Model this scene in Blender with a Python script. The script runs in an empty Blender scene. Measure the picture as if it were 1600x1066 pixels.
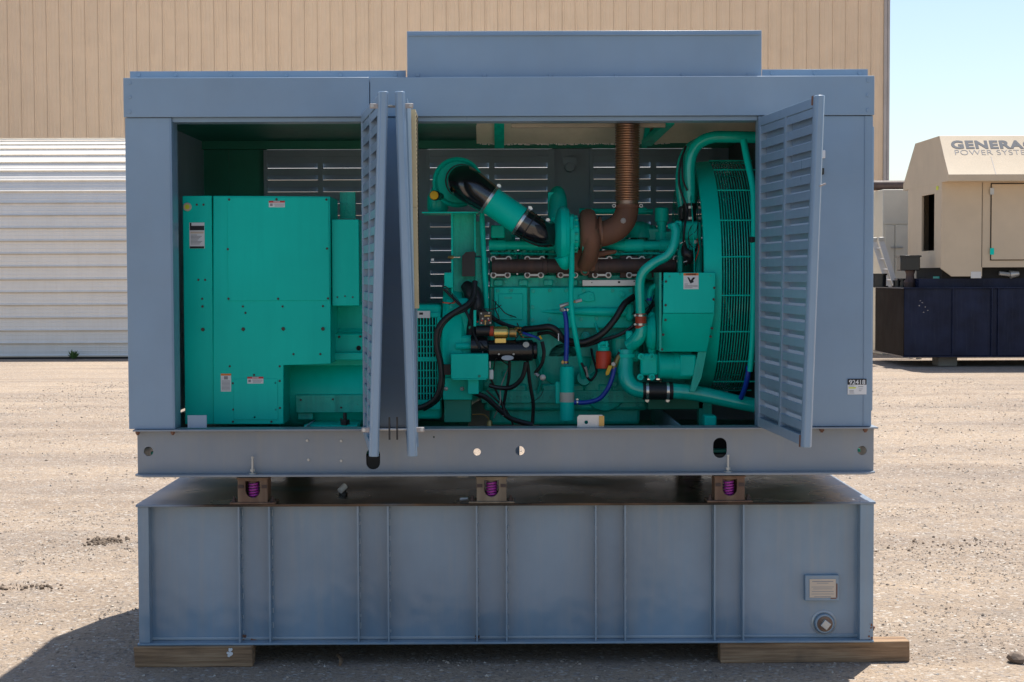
import bpy, bmesh, math, random
from mathutils import Vector, Matrix, noise
random.seed(7)
R = math.radians
SC = bpy.context.scene
COL = SC.collection

# ------------------------------------------------------------------ camera
F, D = 2500.0, 8.75                       # focal length in photo pixels, metres to the front of the unit
YAW, PITCH, ROLL = math.atan(11 / F), math.atan(103 / F), R(-0.2)
CR = Matrix.Rotation(-YAW, 3, 'Z') @ Matrix.Rotation(R(90) - PITCH, 3, 'X') @ Matrix.Rotation(ROLL, 3, 'Z')
def ray(x, y): return CR @ Vector((x - 800, 533 - y, -F))
_r = ray(789, 1037)
CAM = Vector((0, -D, -_r.z / _r.y * D))
cam = bpy.data.objects.new('camera', bpy.data.cameras.new('camera'))
COL.objects.link(cam)
cam.matrix_world = Matrix.Translation(CAM) @ CR.to_4x4()
cam.data.sensor_width = 36
cam.data.lens = F / 1600 * 36
cam.data.clip_start, cam.data.clip_end = 0.1, 3000
SC.camera = cam
# ------------------------------------------------------------------ light
SUN_EL, SUN_AZ = R(66), math.atan2(0.47, 0.88)
W = bpy.data.worlds.new('World'); SC.world = W; W.use_nodes = True
nt = W.node_tree
sky = nt.nodes.new('ShaderNodeTexSky'); sky.sky_type = 'NISHITA'; sky.sun_disc = False
sky.sun_elevation, sky.sun_rotation = SUN_EL, SUN_AZ
sky.air_density, sky.dust_density, sky.ozone_density = 1.0, 1.0, 1.0
nt.links.new(sky.outputs[0], nt.nodes['Background'].inputs[0])
nt.nodes['Background'].inputs[1].default_value = 0.098
sun = bpy.data.objects.new('sun', bpy.data.lights.new('sun', 'SUN')); COL.objects.link(sun)
sun.data.energy = 4.5; sun.data.angle = R(0.53); sun.data.color = (1.0, 0.95, 0.87)
sd = Vector((math.sin(SUN_AZ) * math.cos(SUN_EL), math.cos(SUN_AZ) * math.cos(SUN_EL), math.sin(SUN_EL)))
sun.rotation_euler = sd.to_track_quat('Z', 'Y').to_euler()
sun.location = (8, 15, 30)
SC.view_settings.view_transform = 'Standard'; SC.view_settings.look = 'None'
SC.view_settings.gamma = 1; SC.view_settings.use_curve_mapping = False
SC.view_settings.exposure = 0.74
SC.render.engine = 'CYCLES'
SC.cycles.max_bounces = 8; SC.cycles.diffuse_bounces = 5; SC.cycles.glossy_bounces = 4
SC.cycles.use_denoising = True

# ------------------------------------------------------------------ helpers
def P(x, y, Y):                            # photo position on the plane Y metres behind the front of the unit
    r = ray(x, y); t = (Y + D) / r.y
    return CAM + r * t
def S(Y): return (D + Y) / F               # metres per photo pixel at that depth

class MB:
    def __init__(s): s.v = []; s.f = []
    def add(s, vs, fs):
        n = len(s.v); s.v += [Vector(v) for v in vs]; s.f += [[i + n for i in f] for f in fs]; return s
    def box(s, a, b):
        x0, x1 = sorted((a[0], b[0])); y0, y1 = sorted((a[1], b[1])); z0, z1 = sorted((a[2], b[2]))
        return s.hexa([(x0,y0,z0),(x1,y0,z0),(x1,y1,z0),(x0,y1,z0),(x0,y0,z1),(x1,y0,z1),(x1,y1,z1),(x0,y1,z1)])
    def hexa(s, v):
        return s.add(v, [(0,3,2,1),(4,5,6,7),(0,1,5,4),(1,2,6,5),(2,3,7,6),(3,0,4,7)])
    def bx(s, x0, y0, x1, y1, Yf, Yb):     # box whose front face covers a photo rectangle at depth Yf
        xc, yc = (x0 + x1) / 2, (y0 + y1) / 2
        return s.box((P(x0, yc, Yf).x, Yf, P(xc, y1, Yf).z), (P(x1, yc, Yf).x, Yb, P(xc, y0, Yf).z))
    def tube(s, pts, r, seg=10, smooth=4, caps=True):
        pts = [Vector(p) for p in pts]
        rs = list(r) if isinstance(r, (list, tuple)) else [r] * len(pts)
        if smooth and len(pts) > 2:
            q, qr = [], []
            for i in range(len(pts) - 1):
                p0, p1, p2, p3 = pts[max(i-1,0)], pts[i], pts[i+1], pts[min(i+2,len(pts)-1)]
                for k in range(smooth):
                    t = k / smooth
                    q.append(0.5*((2*p1)+(p2-p0)*t+(2*p0-5*p1+4*p2-p3)*t*t+(3*p1-p0-3*p2+p3)*t**3))
                    qr.append(rs[i] + (rs[i+1]-rs[i])*t)
            pts, rs = q + [pts[-1]], qr + [rs[-1]]
        n = len(pts); T = [(pts[min(i+1,n-1)] - pts[max(i-1,0)]).normalized() for i in range(n)]
        u = T[0].orthogonal().normalized(); vs = []
        for i in range(n):
            u = (u - T[i]*u.dot(T[i])).normalized(); w = T[i].cross(u)
            for k in range(seg):
                a = 2*math.pi*k/seg
                vs.append(pts[i] + (u*math.cos(a) + w*math.sin(a))*rs[i])
        fs = [[i*seg+k, i*seg+(k+1)%seg, (i+1)*seg+(k+1)%seg, (i+1)*seg+k] for i in range(n-1) for k in range(seg)]
        if caps: fs += [list(range(seg))[::-1], [(n-1)*seg+k for k in range(seg)]]
        return s.add(vs, fs)
    def cyl(s, a, b, r0, r1=None, seg=16): return s.tube([a, b], [r0, r0 if r1 is None else r1], seg, 0)
    def lathe(s, o, axis, prof, seg=24, closed=False):   # prof: (distance along axis, radius)
        o, ax = Vector(o), Vector(axis).normalized(); u = ax.orthogonal().normalized(); w = ax.cross(u); n = len(prof)
        vs = [o + ax*t + (u*math.cos(2*math.pi*k/seg) + w*math.sin(2*math.pi*k/seg))*r for t, r in prof for k in range(seg)]
        m = n if closed else n - 1
        fs = [[i*seg+k, i*seg+(k+1)%seg, ((i+1)%n)*seg+(k+1)%seg, ((i+1)%n)*seg+k] for i in range(m) for k in range(seg)]
        if not closed: fs += [list(range(seg))[::-1], [(n-1)*seg+k for k in range(seg)]]
        return s.add(vs, fs)
    def torus(s, o, axis, Rr, r, seg=28, m=8):
        return s.lathe(o, axis, [(r*math.sin(2*math.pi*k/m), Rr + r*math.cos(2*math.pi*k/m)) for k in range(m)], seg, True)
    def plate(s, outline, holes, Yf, Yb):  # outline and holes in X,Z; a sheet lying across Y
        bm = bmesh.new(); loops = []
        for lp in [outline] + holes:
            vs = [bm.verts.new((x, Yf, z)) for x, z in lp]; loops.append(vs)
            for i in range(len(vs)): bm.edges.new((vs[i], vs[(i+1) % len(vs)]))
        bmesh.ops.triangle_fill(bm, use_beauty=True, use_dissolve=False, edges=bm.edges[:])
        bm.verts.index_update(); n = len(bm.verts)
        vs = [v.co.copy() for v in bm.verts]; fs = []
        for f in bm.faces:
            ids = [v.index for v in f.verts]
            if f.normal.y > 0: ids.reverse()
            fs += [ids, [i + n for i in reversed(ids)]]
        for lp in loops:
            for i in range(len(lp)):
                a, b = lp[i].index, lp[(i+1) % len(lp)].index
                fs.append([a, b, b + n, a + n])
        bm.free()
        return s.add(vs + [Vector((v.x, Yb, v.z)) for v in vs], fs)
    def prism(s, poly, axis, a, b):        # poly of 2-D points, extruded along 'X', 'Y' or 'Z'
        def mk(p, t):
            return {'X': (t, p[0], p[1]), 'Y': (p[0], t, p[1]), 'Z': (p[0], p[1], t)}[axis]
        n = len(poly)
        return s.add([mk(p, a) for p in poly] + [mk(p, b) for p in poly],
                     [list(range(n))[::-1], [n+i for i in range(n)]] + [[i, (i+1)%n, n+(i+1)%n, n+i] for i in range(n)])
    def bolt(s, x, y, Y, px=2.6, h=0.008, seg=6):
        p = P(x, y, Y); return s.cyl(p, p + Vector((0, -h, 0)), px*S(Y), px*S(Y)*0.9, seg)
    def bolts(s, lst, Y, px=2.6, h=0.008):
        for x, y in lst: s.bolt(x, y, Y, px, h)
        return s
    def build(s, name, mat, parent=None, bevel=0, smooth=True, ang=38, label=None, stuff=False):
        c = sum(s.v, Vector()) / len(s.v)
        me = bpy.data.meshes.new(name)
        me.from_pydata([v - c for v in s.v], [], s.f)
        bm = bmesh.new(); bm.from_mesh(me); bmesh.ops.recalc_face_normals(bm, faces=bm.faces[:]); bm.to_mesh(me); bm.free()
        if mat: me.materials.append(mat)
        if smooth and len(me.polygons):
            me.polygons.foreach_set('use_smooth', [True]*len(me.polygons)); me.set_sharp_from_angle(angle=R(ang))
        return link(name, me, c, parent, bevel, label, stuff)

ORG = {}
def link(name, me, c, parent=None, bevel=0, label=None, stuff=False):
    o = bpy.data.objects.new(name, me); COL.objects.link(o)
    c = Vector(c); ORG[o] = c
    if parent: o.parent = parent; o.location = c - ORG[parent]
    else: o.location = c
    if bevel:
        m = o.modifiers.new('bevel', 'BEVEL'); m.width = bevel; m.segments = 2; m.limit_method = 'ANGLE'; m.angle_limit = R(40)
        m.harden_normals = False
    if label: o['label'] = label
    if stuff: o['kind'] = 'stuff'
    return o
def inst(src, at, parent, rotz=None, scale=None):
    o = src.copy(); COL.objects.link(o); at = Vector(at); ORG[o] = at
    if parent: o.parent = parent; o.location = at - ORG[parent]
    else: o.parent = None; o.location = at
    if rotz is not None: o.rotation_euler.z = rotz
    if scale: o.scale = scale
    return o
def tag(o, label, cat, group=None, kind=None):
    if label: o['label'] = label
    if cat: o['category'] = cat
    if group: o['group'] = group
    if kind: o['kind'] = kind
    return o
def thing(name, loc, label, cat, group=None):
    o = bpy.data.objects.new(name, None); COL.objects.link(o); o.location = loc; o.empty_display_size = 0.2
    ORG[o] = Vector(loc)
    return tag(o, label, cat, group)
def text(body, name, mat, parent, x, y, Y, px, stretch=1.0, bold=0.0, align='LEFT', M=None, loc=None, size=None, off=0.002, space=1.0):
    cu = bpy.data.curves.new(name, 'FONT'); cu.body = body; cu.size = size or px*S(Y)/0.72; cu.extrude = 0.0006
    cu.offset = bold; cu.align_x = align; cu.space_character = space
    t = bpy.data.objects.new(name, cu); COL.objects.link(t)
    me = bpy.data.meshes.new_from_object(t.evaluated_get(bpy.context.evaluated_depsgraph_get()))
    bpy.data.objects.remove(t)
    rot = M or Matrix.Rotation(R(90), 4, 'X')
    me.transform(rot @ Matrix.Diagonal((stretch, 1, 1, 1)))
    me.materials.append(mat)
    at = Vector(loc) if loc else P(x, y, Y) + Vector((0, -off, 0))
    return link(name, me, at, parent)

# ------------------------------------------------------------------ materials
def nodes(name):
    m = bpy.data.materials.new(name); m.use_nodes = True
    t = m.node_tree; b = t.nodes['Principled BSDF']
    return m, t, b
def N(t, typ, **kw):
    n = t.nodes.new(typ)
    for k, v in kw.items():
        if k.startswith('i_'): n.inputs[k[2:].replace('_', ' ')].default_value = v
        else: setattr(n, k, v)
    return n
def pos(t, scale=(1, 1, 1)):
    g = N(t, 'ShaderNodeNewGeometry'); mp = N(t, 'ShaderNodeMapping'); mp.inputs['Scale'].default_value = scale
    t.links.new(g.outputs['Position'], mp.inputs['Vector']); return mp.outputs[0]
def nz(t, vec, scale, detail=4, rough=0.55):
    n = N(t, 'ShaderNodeTexNoise'); n.inputs['Scale'].default_value = scale; n.inputs['Detail'].default_value = detail
    n.inputs['Roughness'].default_value = rough; t.links.new(vec, n.inputs['Vector']); return n.outputs[0]
def ramp(t, fac, stops):
    r = N(t, 'ShaderNodeValToRGB'); e = r.color_ramp.elements
    while len(e) < len(stops): e.new(0.5)
    for k, (p, c) in enumerate(stops):
        e[k].position = p; e[k].color = (*c, 1) if len(c) == 3 else c
    t.links.new(fac, r.inputs[0]); return r.outputs[0]
def mix(t, fac, a, b, mode='MIX'):
    m = N(t, 'ShaderNodeMix', data_type='RGBA', blend_type=mode)
    for sock, v in ((m.inputs[0], fac), (m.inputs[6], a), (m.inputs[7], b)):
        if hasattr(v, 'is_output'): t.links.new(v, sock)
        else: sock.default_value = v if not isinstance(v, tuple) or len(v) == 4 else (*v, 1)
    return m.outputs[2]
def bump(t, b, h, strength, dist=0.01):
    n = N(t, 'ShaderNodeBump'); n.inputs['Strength'].default_value = strength; n.inputs['Distance'].default_value = dist
    t.links.new(h, n.inputs['Height']); t.links.new(n.outputs[0], b.inputs['Normal'])
def paint(name, col, rough=0.38, var=0.12, dust=None, dustamt=0.25, metal=0, spec=0.5, chips=None, bmp=0.04, coat=0, bscale=3.2, bdist=0.05):
    m, t, b = nodes(name)
    v = pos(t); big = nz(t, v, 1.7, 5); fine = nz(t, v, 40, 3); streak = nz(t, pos(t, (9, 9, 0.7)), 2.0, 4)
    dark = tuple(c*(1-var*1.6) for c in col); lite = tuple(min(1, c*(1+var)) for c in col)
    c = ramp(t, big, [(0.3, dark), (0.7, lite)])
    if dust: c = mix(t, ramp(t, streak, [(0.45, (0,0,0)), (0.8, (dustamt,)*3)]), c, dust)
    if chips: c = mix(t, ramp(t, nz(t, v, 22, 6, 0.65), [(0.70, (0,0,0)), (0.74, (1,1,1))]), c, chips)
    t.links.new(c, b.inputs['Base Color'])
    rr = N(t, 'ShaderNodeMapRange', i_To_Min=max(0.02, rough-0.08), i_To_Max=rough+0.12)
    t.links.new(streak, rr.inputs['Value']); t.links.new(rr.outputs[0], b.inputs['Roughness'])
    b.inputs['Metallic'].default_value = metal; b.inputs['Specular IOR Level'].default_value = spec
    b.inputs['Coat Weight'].default_value = coat
    if bmp: bump(t, b, nz(t, v, bscale, 2), bmp, bdist)
    return m
GREY = (0.24, 0.345, 0.465)
M = {}
M['grey'] = paint('grey_paint', GREY, 0.30, 0.06, (0.25, 0.33, 0.41), 0.25, bmp=0.14)
M['skidgrey'] = paint('dusty_skid_paint', (0.265, 0.30, 0.345), 0.33, 0.08, (0.37, 0.34, 0.29), 0.3, bmp=0.10)
M['tankgrey'] = paint('tank_paint', (0.21, 0.31, 0.405), 0.18, 0.10, (0.33, 0.34, 0.34), 0.4, bmp=0.22, spec=0.75)
M['greydark'] = paint('inner_grey_paint', (0.34, 0.45, 0.55), 0.45, 0.1)
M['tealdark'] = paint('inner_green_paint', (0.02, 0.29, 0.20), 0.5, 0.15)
M['coredark'] = paint('dark_core', (0.008, 0.04, 0.035), 0.6, 0.1)
M['teal'] = paint('green_paint', (0.0, 0.66, 0.525), 0.36, 0.05, (0.0, 0.52, 0.41), 0.35, bmp=0.05, spec=0.15)
M['tealpipe'] = paint('gloss_green_paint', (0.0, 0.60, 0.48), 0.20, 0.10, (0.0, 0.36, 0.29), 0.4, bmp=0.06, spec=0.6, coat=0.3)
M['tealcast'] = paint('green_cast_paint', (0.0, 0.58, 0.445), 0.34, 0.16, (0.006, 0.16, 0.13), 0.7, bmp=0.5, bscale=65, bdist=0.004, spec=0.35, chips=(0.01, 0.10, 0.085))
M['rust'] = paint('rusted_iron', (0.20, 0.095, 0.06), 0.72, 0.35, (0.26, 0.12, 0.06), 0.5, chips=(0.07, 0.05, 0.045), bmp=0.2)
M['darkrust'] = paint('heat_darkened_iron', (0.075, 0.048, 0.045), 0.6, 0.35, (0.15, 0.075, 0.05), 0.45, bmp=0.15)
M['flex'] = paint('heat_tinted_steel', (0.50, 0.31, 0.20), 0.36, 0.3, (0.22, 0.17, 0.20), 0.7, metal=0.75, bmp=0.05)
M['bracketrust'] = paint('rusted_bracket', (0.20, 0.115, 0.075), 0.7, 0.3, (0.33, 0.24, 0.16), 0.6, chips=(0.09, 0.05, 0.035), bmp=0.1)
M['palebracket'] = paint('dusty_bracket', (0.26, 0.20, 0.14), 0.7, 0.3, (0.42, 0.36, 0.27), 0.6, chips=(0.16, 0.07, 0.04), bmp=0.1)
M['spring'] = paint('magenta_paint', (0.52, 0.06, 0.46), 0.4, 0.2, bmp=0)
M['black'] = paint('black_paint', (0.012, 0.012, 0.014), 0.22, 0.2, bmp=0.02)
M['rubber'] = paint('black_rubber', (0.016, 0.016, 0.018), 0.42, 0.3, bmp=0.03)
M['gloss'] = paint('gloss_black_hose', (0.010, 0.010, 0.013), 0.13, 0.2, bmp=0.10, spec=0.8, coat=0.5)
M['steel'] = paint('bright_steel', (0.62, 0.61, 0.58), 0.25, 0.12, metal=0.9, bmp=0)
M['zinc'] = paint('zinc_plated_steel', (0.52, 0.52, 0.50), 0.4, 0.15, metal=0.5, bmp=0)
M['gold'] = paint('passivated_gold', (0.62, 0.47, 0.16), 0.22, 0.1, metal=0.85, bmp=0)
M['brass'] = paint('brass', (0.45, 0.31, 0.12), 0.35, 0.2, metal=0.8, bmp=0)
M['blue'] = paint('blue_hose', (0.01, 0.055, 0.42), 0.35, 0.15, bmp=0)
M['red'] = paint('red_paint', (0.66, 0.055, 0.015), 0.4, 0.12, bmp=0)
M['orange'] = paint('orange_silicone', (0.48, 0.06, 0.025), 0.45, 0.1, bmp=0)
M['yellow'] = paint('yellow_plastic', (0.75, 0.45, 0.01), 0.4, 0.08, bmp=0)
M['white'] = paint('white_label', (0.78, 0.78, 0.78), 0.45, 0.03, bmp=0)
M['ink'] = paint('black_print', (0.02, 0.02, 0.025), 0.6, 0.0, bmp=0)
M['inkgrey'] = paint('grey_print', (0.28, 0.28, 0.30), 0.6, 0.0, bmp=0)
M['lred'] = paint('red_print', (0.60, 0.03, 0.03), 0.5, 0.0, bmp=0)
M['lorange'] = paint('orange_print', (0.80, 0.20, 0.03), 0.5, 0.0, bmp=0)
M['lyellow'] = paint('yellow_print', (0.70, 0.75, 0.05), 0.5, 0.0, bmp=0)
M['cream'] = paint('cream_plate', (0.66, 0.54, 0.42), 0.5, 0.06, bmp=0)
M['insul'] = paint('foil_insulation', (0.80, 0.75, 0.62), 0.5, 0.1, (0.6, 0.56, 0.45), 0.4, bmp=0.3)
M['rail'] = paint('pale_dusty_channel', (0.58, 0.50, 0.40), 0.5, 0.15, bmp=0)
M['foam'] = paint('yellow_foam', (0.68, 0.56, 0.33), 0.8, 0.15, bmp=0.2)
M['panel'] = paint('tan_cladding', (0.75, 0.56, 0.385), 0.5, 0.035, (0.76, 0.62, 0.47), 0.35, bmp=0)
M['trim'] = paint('grey_trim', (0.42, 0.38, 0.36), 0.5, 0.08, bmp=0)
M['shed'] = paint('white_corrugated', (0.83, 0.795, 0.74), 0.4, 0.03, (0.74, 0.68, 0.60), 0.4, bmp=0.02)
M['tan'] = paint('tan_paint', (0.60, 0.48, 0.335), 0.45, 0.04, (0.57, 0.47, 0.35), 0.3, bmp=0.02)
M['navy'] = paint('black_blue_paint', (0.017, 0.024, 0.055), 0.22, 0.25, (0.04, 0.045, 0.07), 0.3, bmp=0.14, spec=0.12)
M['seam'] = paint('bounce_tinted_seam', (0.60, 0.50, 0.38), 0.6, 0.1, bmp=0)  # warm ground bounce under the panel lips put into the seam colour
M['pale'] = paint('pale_container_paint', (0.62, 0.59, 0.50), 0.5, 0.05, bmp=0)
M['greyprint'] = paint('slate_print', (0.055, 0.066, 0.09), 0.5, 0.0, bmp=0)
M['alu'] = paint('aluminium', (0.62, 0.61, 0.60), 0.42, 0.06, metal=0.5, bmp=0)
M['concrete'] = paint('concrete', (0.33, 0.29, 0.25), 0.85, 0.2, bmp=0.3)
M['leaf'] = paint('weed_leaf', (0.055, 0.11, 0.025), 0.5, 0.35, bmp=0)
M['dirt'] = paint('dark_soil', (0.22, 0.165, 0.12), 0.9, 0.3, bmp=0.3)
M['weld'] = paint('pale_weld', (0.36, 0.42, 0.46), 0.5, 0.1, bmp=0)
M['rock'] = paint('brown_rock', (0.20, 0.15, 0.115), 0.9, 0.3, bmp=0.3)
M['matblack'] = paint('dark_reflection_black', (0.016, 0.013, 0.013), 0.5, 0.5, (0.06, 0.03, 0.025), 0.4, bmp=0.05, spec=0.02)  # matte copy of the tank black, its dark reddish reflection put into the colour
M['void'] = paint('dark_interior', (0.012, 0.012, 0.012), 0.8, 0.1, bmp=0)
def wood():
    m, t, b = nodes('weathered_timber')
    g = nz(t, pos(t, (1.2, 14, 26)), 2.2, 6, 0.6); k = nz(t, pos(t), 3.5, 4)
    c = ramp(t, g, [(0.25, (0.11, 0.062, 0.034)), (0.5, (0.29, 0.18, 0.10)), (0.75, (0.44, 0.30, 0.18))])
    c = mix(t, ramp(t, k, [(0.5, (0,0,0)), (0.72, (0.7,)*3)]), c, (0.10, 0.07, 0.05))
    t.links.new(c, b.inputs['Base Color']); b.inputs['Roughness'].default_value = 0.85
    bump(t, b, g, 0.4, 0.01); return m
M['wood'] = wood()
def tanktop():
    m, t, b = nodes('tank_top_stain_sheen')
    v = pos(t); a = nz(t, pos(t, (0.9, 0.8, 1)), 1.6, 3, 0.5); s = nz(t, pos(t, (1, 1.4, 1)), 5, 3)
    c = ramp(t, a, [(0.38, (0.014, 0.010, 0.008)), (0.47, (0.075, 0.042, 0.024)), (0.55, (0.15, 0.085, 0.045)), (0.61, (0.11, 0.10, 0.09)), (0.72, (0.27, 0.32, 0.37))])  # brown and black stains; the lightest stop puts pale reflections into the colour
    c = mix(t, ramp(t, s, [(0.5, (0,0,0)), (0.75, (0.4,)*3)]), c, (0.10, 0.055, 0.03))
    g = N(t, 'ShaderNodeSeparateXYZ'); t.links.new(v, g.inputs[0])
    ab = N(t, 'ShaderNodeMath', operation='ABSOLUTE'); t.links.new(g.outputs[0], ab.inputs[0])
    w = N(t, 'ShaderNodeMath', operation='MULTIPLY_ADD'); w.inputs[1].default_value = 0.7; t.links.new(a, w.inputs[0]); t.links.new(ab.outputs[0], w.inputs[2])
    mr = N(t, 'ShaderNodeMapRange', i_From_Min=1.95, i_From_Max=2.2); t.links.new(w.outputs[0], mr.inputs[0])
    c = mix(t, mr.outputs[0], c, (0.24, 0.29, 0.36))
    t.links.new(c, b.inputs['Base Color'])
    t.links.new(ramp(t, a, [(0.35, (0.22,)*3), (0.65, (0.45,)*3)]), b.inputs['Roughness']); b.inputs['Specular IOR Level'].default_value = 0.3; return m
M['tanktop'] = tanktop()
def ground():
    m, t, b = nodes('gravel_ground')
    v = pos(t); v2 = pos(t, (0.35, 1.0, 1))
    big = nz(t, v2, 0.45, 5, 0.6); mid = nz(t, v, 2.6, 5, 0.6); grain = nz(t, v, 55, 4, 0.7)
    c = ramp(t, big, [(0.36, (0.33, 0.262, 0.206)), (0.5, (0.405, 0.316, 0.237)), (0.64, (0.47, 0.366, 0.27))])
    c = mix(t, ramp(t, mid, [(0.46, (0,0,0)), (0.72, (0.55,)*3)]), c, (0.32, 0.275, 0.235))
    trk = nz(t, pos(t, (0.10, 1.5, 1)), 0.9, 4, 0.6); sp = nz(t, pos(t, (0.7, 1, 1)), 17, 4, 0.7)
    c = mix(t, 1.0, c, ramp(t, trk, [(0.35, (0.86, 0.85, 0.85)), (0.5, (1,)*3), (0.66, (1.08, 1.07, 1.05))]), 'MULTIPLY')
    c = mix(t, 1.0, c, ramp(t, sp, [(0.30, (0.62, 0.60, 0.58)), (0.44, (0.96,)*3), (0.7, (1.05,)*3)]), 'MULTIPLY')
    c = mix(t, 1.0, c, ramp(t, grain, [(0.28, (0.40,)*3), (0.45, (0.86,)*3), (0.6, (1.0,)*3), (0.78, (1.12,)*3)]), 'MULTIPLY')
    vo = N(t, 'ShaderNodeTexVoronoi', feature='F1'); vo.inputs['Scale'].default_value = 46; t.links.new(v, vo.inputs['Vector'])
    pick = N(t, 'ShaderNodeSeparateColor'); t.links.new(vo.outputs['Color'], pick.inputs[0])
    c = mix(t, ramp(t, pick.outputs[0], [(0.80, (0,0,0)), (0.84, (0.75,)*3)]), c,
            ramp(t, pick.outputs[1], [(0.0, (0.16, 0.14, 0.13)), (0.5, (0.36, 0.31, 0.27)), (1.0, (0.6, 0.55, 0.48))]))
    t.links.new(c, b.inputs['Base Color']); b.inputs['Roughness'].default_value = 0.95; b.inputs['Specular IOR Level'].default_value = 0.2
    h = N(t, 'ShaderNodeMath', operation='ADD'); t.links.new(grain, h.inputs[0])
    h2 = N(t, 'ShaderNodeMath', operation='MULTIPLY'); t.links.new(vo.outputs['Distance'], h2.inputs[0]); h2.inputs[1].default_value = -0.6
    t.links.new(h2.outputs[0], h.inputs[1])
    bump(t, b, h.outputs[0], 0.8, 0.02); return m
M['ground'] = ground()
def stones():
    m, t, b = nodes('loose_stone')
    g = N(t, 'ShaderNodeNewGeometry')
    c = ramp(t, g.outputs['Random Per Island'], [(0.0, (0.17, 0.145, 0.125)), (0.2, (0.29, 0.24, 0.20)), (0.55, (0.40, 0.325, 0.26)), (0.9, (0.50, 0.43, 0.35)), (1.0, (0.66, 0.62, 0.56))])
    t.links.new(c, b.inputs['Base Color']); b.inputs['Roughness'].default_value = 0.9; b.inputs['Specular IOR Level'].default_value = 0.25; return m
M['stone'] = stones()
# ------------------------------------------------------------------ ground
def gz(x, y):
    if abs(x) > 13.9 or y < -6.9 or y > 23.9: return 0.0
    w = min(1, (14-abs(x))/3, (y+7)/2, (24-y)/4)
    z = 0.030*noise.noise((x*0.8, y*0.8, 3.1)) + 0.014*noise.noise((x*3.1, y*3.1, 7.7)) + 0.007*noise.noise((x*9, y*9, 1.2))
    near = 1.0
    if -2.6 < x < 2.9 and -0.5 < y < 2.6: near = 0.15
    return (z - 0.016) * w * near
def ground_sheet():
    xs = [-900, -300, -120, -60, -30, -20] + [-14 + 0.14*i for i in range(201)] + [20, 30, 60, 120, 300, 900]
    ys = [-300, -120, -50, -25, -12] + [-7 + 0.14*i for i in range(222)] + [28, 35, 45, 60, 100, 200, 500, 1500]
    nx = len(xs); vs = [(x, y, gz(x, y)) for y in ys for x in xs]
    fs = [(j*nx+i, j*nx+i+1, (j+1)*nx+i+1, (j+1)*nx+i) for j in range(len(ys)-1) for i in range(nx-1)]
    me = bpy.data.meshes.new('ground'); me.from_pydata(vs, [], fs); me.materials.append(M['ground'])
    me.polygons.foreach_set('use_smooth', [True]*len(me.polygons))
    o = link('ground', me, (0, 0, 0)); o['kind'] = 'structure'
ground_sheet()
def gravel(n, region, smin, smax, name, thr):
    vs, fs, k = [], [], 0
    base = [(1,0,0),(0,1,0),(-1,0,0),(0,-1,0),(0,0,1),(0,0,-1)]
    tri = [(0,1,4),(1,2,4),(2,3,4),(3,0,4),(1,0,5),(2,1,5),(3,2,5),(0,3,5)]
    x0, x1, y0, y1 = region
    while k < n:
        x, y = random.uniform(x0, x1), random.uniform(y0, y1)
        if -1.95 < x < 2.0 and 0.1 < y < 2.1: continue
        d = noise.noise((x*0.45, y*0.9, 11)) + 0.6*noise.noise((x*1.9, y*2.4, 5))
        if random.random() > 0.22 + max(0, d - thr)*2.2: continue
        s = smin*(smax/smin)**(random.random()**2.6)
        a = random.uniform(0, 6.28); ca, sa = math.cos(a), math.sin(a); z = gz(x, y)
        sx, sy, sz = s*random.uniform(.6, 1.2), s*random.uniform(.5, 1), s*random.uniform(.35, .8)
        for bx_, by_, bz_ in base:
            u = (bx_*random.uniform(.7, 1.2) + random.uniform(-.3, .3))*sx; w = (by_*random.uniform(.7, 1.2) + random.uniform(-.3, .3))*sy
            vs.append((x + u*ca - w*sa, y + u*sa + w*ca, z + sz*0.25 + bz_*sz*random.uniform(.7, 1.2)))
        fs += [tuple(i + 6*k for i in f) for f in tri]; k += 1
    me = bpy.data.meshes.new(name); me.from_pydata(vs, [], fs); me.materials.append(M['stone'])
    o = link(name, me, (0, 0, 0)); o['kind'] = 'stuff'; return o
tag(gravel(38000, (-5, 5.2, -1.6, 6), 0.0035, 0.015, 'gravel', 0.0), 'loose grey and tan gravel scattered over the yard', 'gravel')
tag(gravel(26000, (-9, 9.5, 6, 24), 0.006, 0.022, 'gravel', 0.05), 'finer looking gravel in patches across the far yard', 'gravel')
def clods(cx, cy, n, sx, sy, s0, s1, name, label, mat):
    mb = MB()
    for k in range(n):
        x = cx + random.gauss(0, sx); y = cy + random.gauss(0, sy) + .05*math.sin(x*7); s = s0*(s1/s0)**(random.random()**2); z = gz(x, y)
        t = bmesh.new(); bmesh.ops.create_icosphere(t, subdivisions=1, radius=s); o_ = Vector((k*1.7, k*.9, 0))
        mb.add([v.co*(1 + .55*noise.noise(v.co/s*.9 + o_)) + Vector((x, y, z + s*.35)) for v in t.verts], [[v.index for v in f.verts] for f in t.faces]); t.free()
    tag(mb.build(name, mat, smooth=False), label, 'dirt', kind='stuff')
def gp(x, y):                                # ground point seen at a photo position
    r = ray(x, y); t = -CAM.z / r.z; return CAM + r*t
for (x, y, n, sx, sy, s0, s1, lab) in ((160, 848, 170, .10, .10, .003, .026, 'dark crumbled soil clods left of the fuel tank'),
                                      (45, 917, 110, .14, .07, .003, .018, 'dark soil crumbs at the end of the pale rut'),
                                      (1500, 850, 200, .5, .22, .003, .013, 'dark stone chips right of the fuel tank')):
    p = gp(x, y); clods(p.x, p.y, n, sx, sy, s0, s1, 'soil_clods', lab, M['dirt'])
rk = MB(); t_ = bmesh.new(); bmesh.ops.create_icosphere(t_, subdivisions=2, radius=0.045)
rk.add([Vector((v.co.x*1.15, v.co.y, v.co.z*0.75))*(1 + 0.35*noise.noise(v.co*22)) for v in t_.verts], [[v.index for v in f.verts] for f in t_.faces]); t_.free()
g_ = gp(1588, 1034)
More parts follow.
